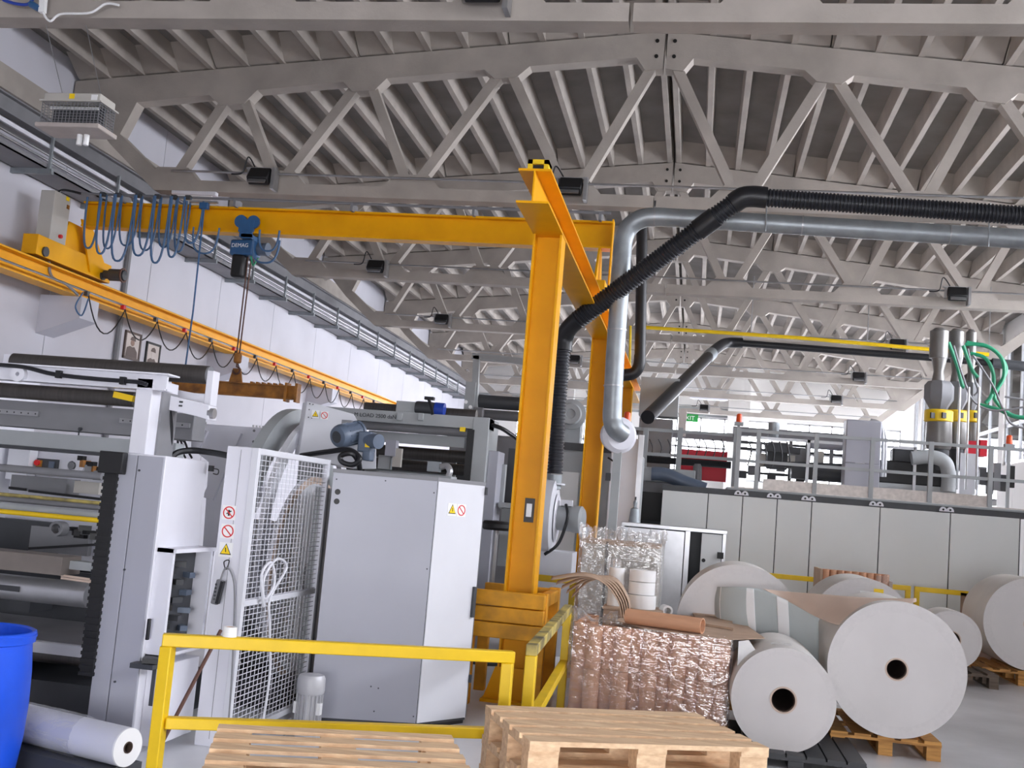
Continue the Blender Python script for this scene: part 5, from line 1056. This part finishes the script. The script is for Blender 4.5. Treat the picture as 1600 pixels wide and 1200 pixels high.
for i in range(NV+1):
    v = i/NV; z = .15+(zq+.06-.15)*v; row = []
    for k in range(NS):
        x, y = pr(k/NS); am = .006+(.025 if v > .93 else 0); w_ = rr.uniform(-1, 1)*am; row.append((x+w_, y-abs(w_)*(1 if y < YQ+.3 else -1), z+rr.uniform(-.01, .01)+(rr.uniform(-.03, .05) if i == NV else 0)))
    rows.append(row+[row[0]])
o = MB().grid(rows).build('stretch_film', 'clear_wrap'); tag(o, 'glossy crinkled film wrapped over the pale cartons below the locker', 'plastic film')
# white reels on a low trolley
YR = 10.45; t = thing('reel_stand', 'low wooden box carrying the white reels behind the tube stack', 'box', (at(990, 950, YR).x, YR+.1, 0)); zs = at(990, 950, YR).z
MB().span((at(945, 950, YR).x, YR-.15, 0), (at(1035, 950, YR).x, YR+.35, zs-.02)).build('box', 'board', t); MB().span((at(945, 950, YR).x-.01, YR-.16, zs-.02), (at(1035, 950, YR).x+.01, YR+.36, zs)).build('lid', 'board', t)
for nm, px, h0, h1, r_, lb in (('white_reel', 1002, 0, .13, .135, 'wide white reel at the bottom of the reel pile'), ('white_reel', 1001, .13, .25, .125, 'white reel in the middle of the reel pile'), ('white_reel', 1001, .25, .36, .125, 'white reel on top of the reel pile'), ('white_reel', 960, 0, .36, .075, 'tall narrow white reel left of the reel pile')):
    x = at(px, 940, YR).x; o = MB().ring((x, YR+.05, zs+h0), (x, YR+.05, zs+h1-.004), r_, .04, 36).build(nm, 'white', None, bev=.004); tag(o, lb, 'reel', 'white reels')
x = at(962, 888, YR).x; o = MB().ring((x, YR+.05, zs+.356), (x, YR+.05, zs+.44), .05, .035, 24).build('clear_tape_roll', 'clear_wrap'); tag(o, 'roll of clear tape standing on the narrow white reel', 'tape')
c = at(1041, 944, YR+.1); t = thing('paper_ring', 'white paper ring lying at the back edge of the tube stack', 'ring', c); MB().ring(c+Vector((-.02, .06, 0)), c+Vector((.02, -.06, 0)), .05, .032, 24).build('ring', 'white', t)
c.z = zs; t.location = c
c = atz(1110, 950, ZT+.05); rows = [[Vector((c.x-.12+.24*k/8+rr.uniform(-.01, .01), c.y+.02+.12*j/5, ZT+.02+.10*math.sin(math.pi*(.1+.8*k/8))*math.sin(math.pi*(.05+.75*j/5))+rr.uniform(0, .02))) for k in range(9)] for j in range(6)]
o = MB().grid(rows).build('plastic_scrap', 'purple_film', None, thick=.003); tag(o, 'crumpled lilac white plastic scrap behind the loose tube', 'plastic film')
# ================================================================== paper rolls on pallets
def paper_roll(fx, fy, Y, r_, L, ri, label, rings=True, side='paper_side', z=None, wrap=None):
    c = at(fx, fy, Y); c = Vector((c.x, Y, z if z is not None else c.z)); t = thing('paper_roll', label, 'paper roll', c, 'large paper rolls'); e = Vector((0, L, 0))
    MB().ring(c+Vector((0, .002, 0)), c+e, r_, ri+.004, 96).build('paper_body', side, t)
    if rings:
        rm = ri+.012+(r_-ri)*.78
        MB().ring(c+Vector((0, -.002, 0)), c+Vector((0, .01, 0)), rm, ri+.012, 96).build('wound_layer', 'paper', t); MB().ring(c+Vector((0, -.0025, 0)), c+Vector((0, .01, 0)), r_, rm, 96).build('wound_layer', 'paper_edge', t)
    MB().ring(c+Vector((0, -.008, 0)), c+e+Vector((0, .01, 0)), ri+.012, ri, 48).build('core', 'kraft', t); MB().ring(c+Vector((0, .02, 0)), c+e*.98, ri+.001, ri-.006, 40).build('core_shade', 'tube_inside_shade', t)
    return t, c
R1 = at(1224, 1094, 8.6); r1 = 76*8.6/FPX
t1, c1_ = paper_roll(1224, 1094, 8.6, r1, 1.15, .087, 'white paper roll nearest the camera on a dark plastic pallet')
t2, c2_ = paper_roll(1401, 1046, 9.35, 98*9.35/FPX, 1.2, .078, 'largest white paper roll in front, on an orange wooden pallet')
t3, c3_ = paper_roll(1154, 980, 10.75, 93*10.75/FPX, 1.0, .08, 'big white paper roll standing behind the loose printed sheet')
t4, c4_ = paper_roll(1347, 985, 12.6, 76*12.6/FPX, 1.1, .08, 'white paper roll with two paper labels behind the largest roll')
t5, c5_ = paper_roll(1487, 1000, 14.6, 42*14.6/FPX, .6, .1, 'small white paper roll on a dark pallet right of the largest roll')
t6, c6_ = paper_roll(1612, 976, 15.2, 66*15.2/FPX, 1.15, .09, 'large white paper roll cut by the right edge of the picture')
for (px, py) in ((1351, 927), (1373, 924)):
    p = at(px, py, 12.58); MB().box(p, (.1, .006, .05)).build('paper_label', 'sign_yellow' if px > 1360 else 'white', t4)
def under(c, r_): return c.z-r_
def base_for(c, r_, L, W, D, m, lb, nb=5, rz=0.):
    h = under(c, r_); k = h/.144
    return pallet(c.x, c.y+L/2, max(0, h-.144), W, D, rz, lb, m, nb=nb) if h < .2 else None
# plain pallets scaled to the roll's underside
def low_pallet(x, y, h, W, D, m, lb, nb=5, name='wooden_pallet', closed=False):
    t = thing(name, lb, 'pallet', (x, y, 0)); q = h/.144
    for k in range(nb): MB().box((x-W/2+.07+k*(W-.14)/(nb-1), y, h-.012), (.13 if not closed else (W-.1)/(nb-1)-.02, D, .022)).build('top_board', m, t)
    for j in (-1, 0, 1): MB().box((x, y+j*(D/2-.07), h-.034), (W, .12, .022)).build('cross_board', m, t)
    for j in (-1, 0, 1):
        for k in (-1, 0, 1): MB().box((x+k*(W/2-.06), y+j*(D/2-.07), (h-.045+.022)/2), (.11, .13, h-.045-.022)).build('block', m, t)
    for k in (-1, 0, 1): MB().box((x+k*(W/2-.06), y, .011), (.11, D, .022)).build('bottom_board', m, t)
    return t
def hh(c, r_): return max(.1, c.z-r_)
low_pallet(c1_.x+.1, c1_.y+.45, hh(c1_, r1), 1.0, 1.2, 'plastic_dark', 'dark plastic pallet under the nearest paper roll', 7, 'plastic_pallet', True)
low_pallet(c2_.x-.05, c2_.y+.65, hh(c2_, 98*9.35/FPX), .86, 1.2, 'wood_orange', 'orange wooden pallet under the largest paper roll')
low_pallet(c3_.x, c3_.y+.5, hh(c3_, 93*10.75/FPX), .9, 1.0, 'wood_orange', 'wooden pallet under the roll behind the printed sheet')
low_pallet(c4_.x, c4_.y+.5, hh(c4_, 76*12.6/FPX), .9, 1.1, 'wood', 'wooden pallet under the roll with paper labels')
low_pallet(c5_.x+.1, c5_.y+.3, hh(c5_, 42*14.6/FPX), .9, .8, 'wood_dark', 'dark weathered pallet under the small paper roll')
low_pallet(c6_.x-.1, c6_.y+.6, hh(c6_, 66*15.2/FPX), 1.0, 1.3, 'wood_orange', 'orange pallet under the roll at the right edge')
# loose sheet: printed face hanging and kraft flap twisting to the right
t = thing('loose_sheet', 'loose printed paper sheet hanging before the back roll, twisting into a beige flap', 'paper sheet', at(1220, 1000, 10.2))
def surf(rows_px, nm, m, n=6):
    rws = [smooth_path([at(x, y, Y) for x, y, Y in r], n) for r in rows_px]; cols = list(zip(*rws)); out = [smooth_path(list(c), n) for c in cols]; return MB().grid(out).build(nm, m, t, thick=.003)
g_ = [[(1121, 917, 10.55), (1126, 917, 10.35), (1150, 917, 10.2), (1190, 921, 10.12), (1236, 941, 10.05), (1279, 966, 9.95)], [(1117, 938, 10.6), (1124, 944, 10.35), (1151, 950, 10.2), (1192, 960, 10.12), (1238, 982, 10.05), (1279, 1004, 9.95)], [(1118, 970, 10.6), (1126, 976, 10.36), (1154, 985, 10.2), (1194, 998, 10.12), (1239, 1018, 10.05), (1279, 1040, 9.97)], [(1124, 1005, 10.6), (1130, 1010, 10.38), (1156, 1022, 10.22), (1196, 1038, 10.14), (1240, 1060, 10.07), (1279, 1080, 9.99)]]
so = surf(g_, 'printed_face', 'print_grey')
def band(u0, u1, nm):
    def lerp(r, u):
        xs = u*(len(r)-1); i = min(int(xs), len(r)-2); f = xs-i; return tuple(r[i][k]+(r[i+1][k]-r[i][k])*f for k in range(3))
    rows_ = [[(lerp(r, u0)[0], lerp(r, u0)[1], lerp(r, u0)[2]-.006), (lerp(r, (u0+u1)/2)[0], lerp(r, (u0+u1)/2)[1], lerp(r, (u0+u1)/2)[2]-.008), (lerp(r, u1)[0], lerp(r, u1)[1], lerp(r, u1)[2]-.006)] for r in g_]
    o = surf(rows_, nm, 'white', 4); o.parent = so; o.matrix_parent_inverse = Matrix.Identity(4)
band(.2, .27, 'white_band'); band(.44, .54, 'white_band'); band(.70, .78, 'white_band')
surf([[(1192, 920, 10.13), (1226, 924, 10.1), (1290, 929, 9.9), (1340, 933, 9.7), (1388, 935, 9.55), (1432, 935, 9.45)], [(1195, 921, 10.11), (1232, 934, 10.06), (1285, 950, 9.75), (1330, 955, 9.48), (1375, 946, 9.42), (1432, 937, 9.42)], [(1198, 923, 10.1), (1236, 942, 10.04), (1280, 966, 9.7), (1320, 977, 9.4), (1362, 962, 9.36), (1432, 940, 9.38)]], 'kraft_flap', 'kraft')
P = [at(x, y, 8.85) for x, y in ((1154, 1002), (1170, 1000), (1182, 1018), (1181, 1030), (1160, 1036), (1152, 1046))]; o = MB().prism(P, (0, .003, 0)).build('paper_scrap', 'white'); tag(o, 'torn white paper flap between the tube stack and the nearest roll', 'paper')
p = at(1211, 1012, 9.0); o = MB().grid([[Vector((c1_.x+(r1+.004)*math.sin(a), 8.75+.05*j+rr.uniform(-.01, .01), c1_.z+(r1+.004+rr.uniform(0, .008))*math.cos(a))) for a in [R(-14+3.2*k) for k in range(8)]] for j in range(4)]).build('tape_patch', 'clear_wrap'); tag(o, 'shiny patch of clear tape on top of the nearest roll', 'tape')
# box of upright tubes at the back
YT = 16.2; u0, u1 = at(1284, 905, YT).x, at(1392, 910, YT).x; zu = at(1340, 893, YT).z; t = thing('tube_crate', 'open wooden crate holding brown tubes behind the paper rolls', 'crate', ((u0+u1)/2, YT+.35, 0))
MB().span((u0, YT, 0), (u1, YT+.8, .12)).build('base', 'wood_orange', t)
MB().span((u0-.03, YT-.02, 0), (u0+.01, YT+.8, zu-.01)).build('side_board', 'board', t); MB().span((u1-.02, YT-.02, 0), (u1+.02, YT+.8, zu-.1)).build('side_board', 'board', t); MB().span((u0, YT-.03, .05), (u1, YT-.01, zu-.36)).build('front_board', 'box_beige', t)
m2 = MB().ring((0, 0, 0), (0, 0, zu-.13), .05, .04, 14).mesh('cardboard_tube'); m2.materials.append(MATS['tube_brown']); n = int((u1-u0-.02)/.102)
for j in range(2):
    for k in range(n): put_tube(u0+.06+k*.102, YT+.06+j*.105, .12, 'brown tube %s in the %s row of the wooden crate' % (ORDW[k] if k < n-1 else 'rightmost', ('front', 'second')[j]), 'tubes in the crate', m2)
rows = [[Vector((u0+.7*0+(u1-u0)*(.78+.25*k/6)+rr.uniform(-.01, .01), YT-.05-.02*(k % 2), zu-.02-.5*j/6+rr.uniform(-.02, .02))) for k in range(7)] for j in range(7)]
o = MB().grid(rows).build('film_scrap', 'clear_wrap'); tag(o, 'clear film hanging over the right corner of the tube crate', 'plastic film')
c = at(1532, 985, 16.4); t = thing('brown_carton', 'brown carton half hidden behind the roll at the right edge', 'box', (c.x, 16.5, 0)); MB().span((c.x-.12, 16.45, 0), (c.x+.5, 17.1, at(1530, 932, 16.4).z)).build('body', 'photo_tan', t); MB().span((c.x-.12, 16.44, at(1530, 936, 16.4).z), (c.x+.5, 17.1, at(1530, 932, 16.4).z)).build('lid', 'board', t)
c = at(1462, 962, 16.0); t = thing('red_trolley', 'low red brown trolley seen behind the small roll', 'trolley', (c.x, 16, 0)); MB().span((c.x-.2, 15.9, at(1462, 970, 16).z-.06), (c.x+.5, 16.5, at(1462, 970, 16).z)).build('deck', 'rust_orange', t)
for dx in (-.1, .4):
    MB().cyl((c.x+dx, 15.95, .1), (c.x+dx, 16.05, .1), .1, 16).build('wheel', 'black', t); MB().bar((c.x+dx, 16, .1), (c.x+dx, 16, at(1462, 970, 16).z-.05), .05, .05).build('strut', 'rust_orange', t)

# ================================================================== blue drum and film roll at the lower left
c = at(2, 985, 5.45); zd = c.z; rd = .285; c = Vector((at(44, 990, 5.45).x-rd, 5.45, 0)); k = zd/.93
t = thing('blue_drum', 'open blue plastic drum at the lower left corner', 'drum', c)
MB().lathe(c, (0, 0, 1), [(0, 0), (0, rd*.86), (.03*k, rd*.9), (.3*k, rd*1.0), (.5*k, rd*1.02), (.68*k, rd*1.0), (.82*k, rd*.96), (.86*k, rd*.95), (.865*k, rd*1.0), (.925*k, rd*1.0), (.93*k, rd*.97), (.92*k, rd*.92), (.85*k, rd*.9), (.05*k, rd*.86), (.05*k, 0)], 48).build('shell', 'drum_blue', t)
MB().ring(c+Vector((0, 0, .895*k)), c+Vector((0, 0, .91*k)), rd*1.015, rd*.95, 48).build('rim_band', 'drum_blue', t)
e1 = at(200, 1168, 5.75); e0 = at(-30, 1138, 6.1); rf_ = 31*5.75/FPX; e0.z = e1.z = max(rf_+.02, e1.z); t = thing('film_roll', 'white plastic film roll lying beside the blue drum', 'film roll', (e0+e1)/2-Vector((0, 0, rf_)))
d = (e1-e0).normalized()
MB().ring(e0, e1-d*.01, rf_, .03, 40).build('film_body', 'cab_white', t); MB().ring(e1-d*.012, e1, rf_*.99, .032, 40).build('roll_face', 'white', t); MB().ring(e0, e1+d*.004, .032, .026, 24).build('core', 'tube_inside_shade', t)
def wr(i, j):
    a = 2*math.pi*j/40; u = d.cross(SZ).normalized(); v_ = u.cross(d); return e0+d*((e1-e0).length*.72*i/18)+(u*math.cos(a)+v_*math.sin(a))*(rf_+.004+rr.uniform(0, .012))
MB().grid([[wr(i, j) for j in range(40)]+[wr(i, 0)] for i in range(19)]).build('loose_wrap', 'clear_wrap', t)
zc = e1.z-rf_; q = MB().box(((e0+e1)/2).xy.to_3d()+SZ*(zc/2), ((e1-e0).length*.95, .3, zc), rz=math.atan2(d.y, d.x)).build('film_cradle', 'dark_grey'); tag(q, 'dark low bed under the white film roll', 'cradle')
# ================================================================== pictures on the left wall
def picture(quad, lb, kind):
    P = [Vector((XL+.012, *atx_(px, py))) for px, py in quad]; c = sum(P, Vector())/4; y0, y1 = min(p.y for p in P), max(p.y for p in P); z0, z1 = min(p.z for p in P), max(p.z for p in P)
    t = thing('framed_picture', lb, 'picture', (XL, (y0+y1)/2, z0), 'pictures on the left wall'); X = XL
    MB().span((X, y0, z0), (X+.02, y1, z1)).build('backing', 'photo_pale', t)
    f = MB()
    for a, b in (((y0-.02, z0), (y0+.02, z1)), ((y1-.02, z0), (y1+.02, z1)), ((y0-.02, z1-.02), (y1+.02, z1+.02)), ((y0-.02, z0-.02), (y1+.02, z0+.02))): f.span((X, a[0], a[1]), (X+.035, b[0], b[1]))
    f.build('frame', 'black' if kind else 'photo_dark', t)
    w, h = y1-y0, z1-z0; S = lambda pts: [(X+.021, y0+w*u, z0+h*v) for u, v in pts]
    MB().prism(S(((.1, .05), (.15, .4), (.35, .48), (.5, .45), (.65, .48), (.85, .3), (.9, .05))), (.002, 0, 0)).build('figure_coat', 'photo_dark', t)
    MB().prism(S([(.5+.13*math.cos(R(g)), .62+.13*math.sin(R(g))) for g in range(0, 360, 30)]), (.003, 0, 0)).build('figure_face', 'photo_tan' if not kind else 'photo_pale', t)
    MB().prism(S(((.32, .72), (.7, .7), (.66, .82), (.55, .88), (.4, .84))), (.004, 0, 0)).build('figure_hat', 'photo_dark', t)
def atx_(px, py):
    d = RIGHT*(px-800) + UP*(600-py) + FWD*FPX; p = Vector((0, 0, EYE))+d*(XL/d.x); return p.y, p.z
picture(((196, 518), (217, 524), (191, 557), (214, 562)), 'brown portrait picture on the left wall under the crane rail', 0)
picture(((229, 535), (249, 541), (224, 578), (244, 580)), 'pale portrait picture in a thin black frame right of the brown one', 1)
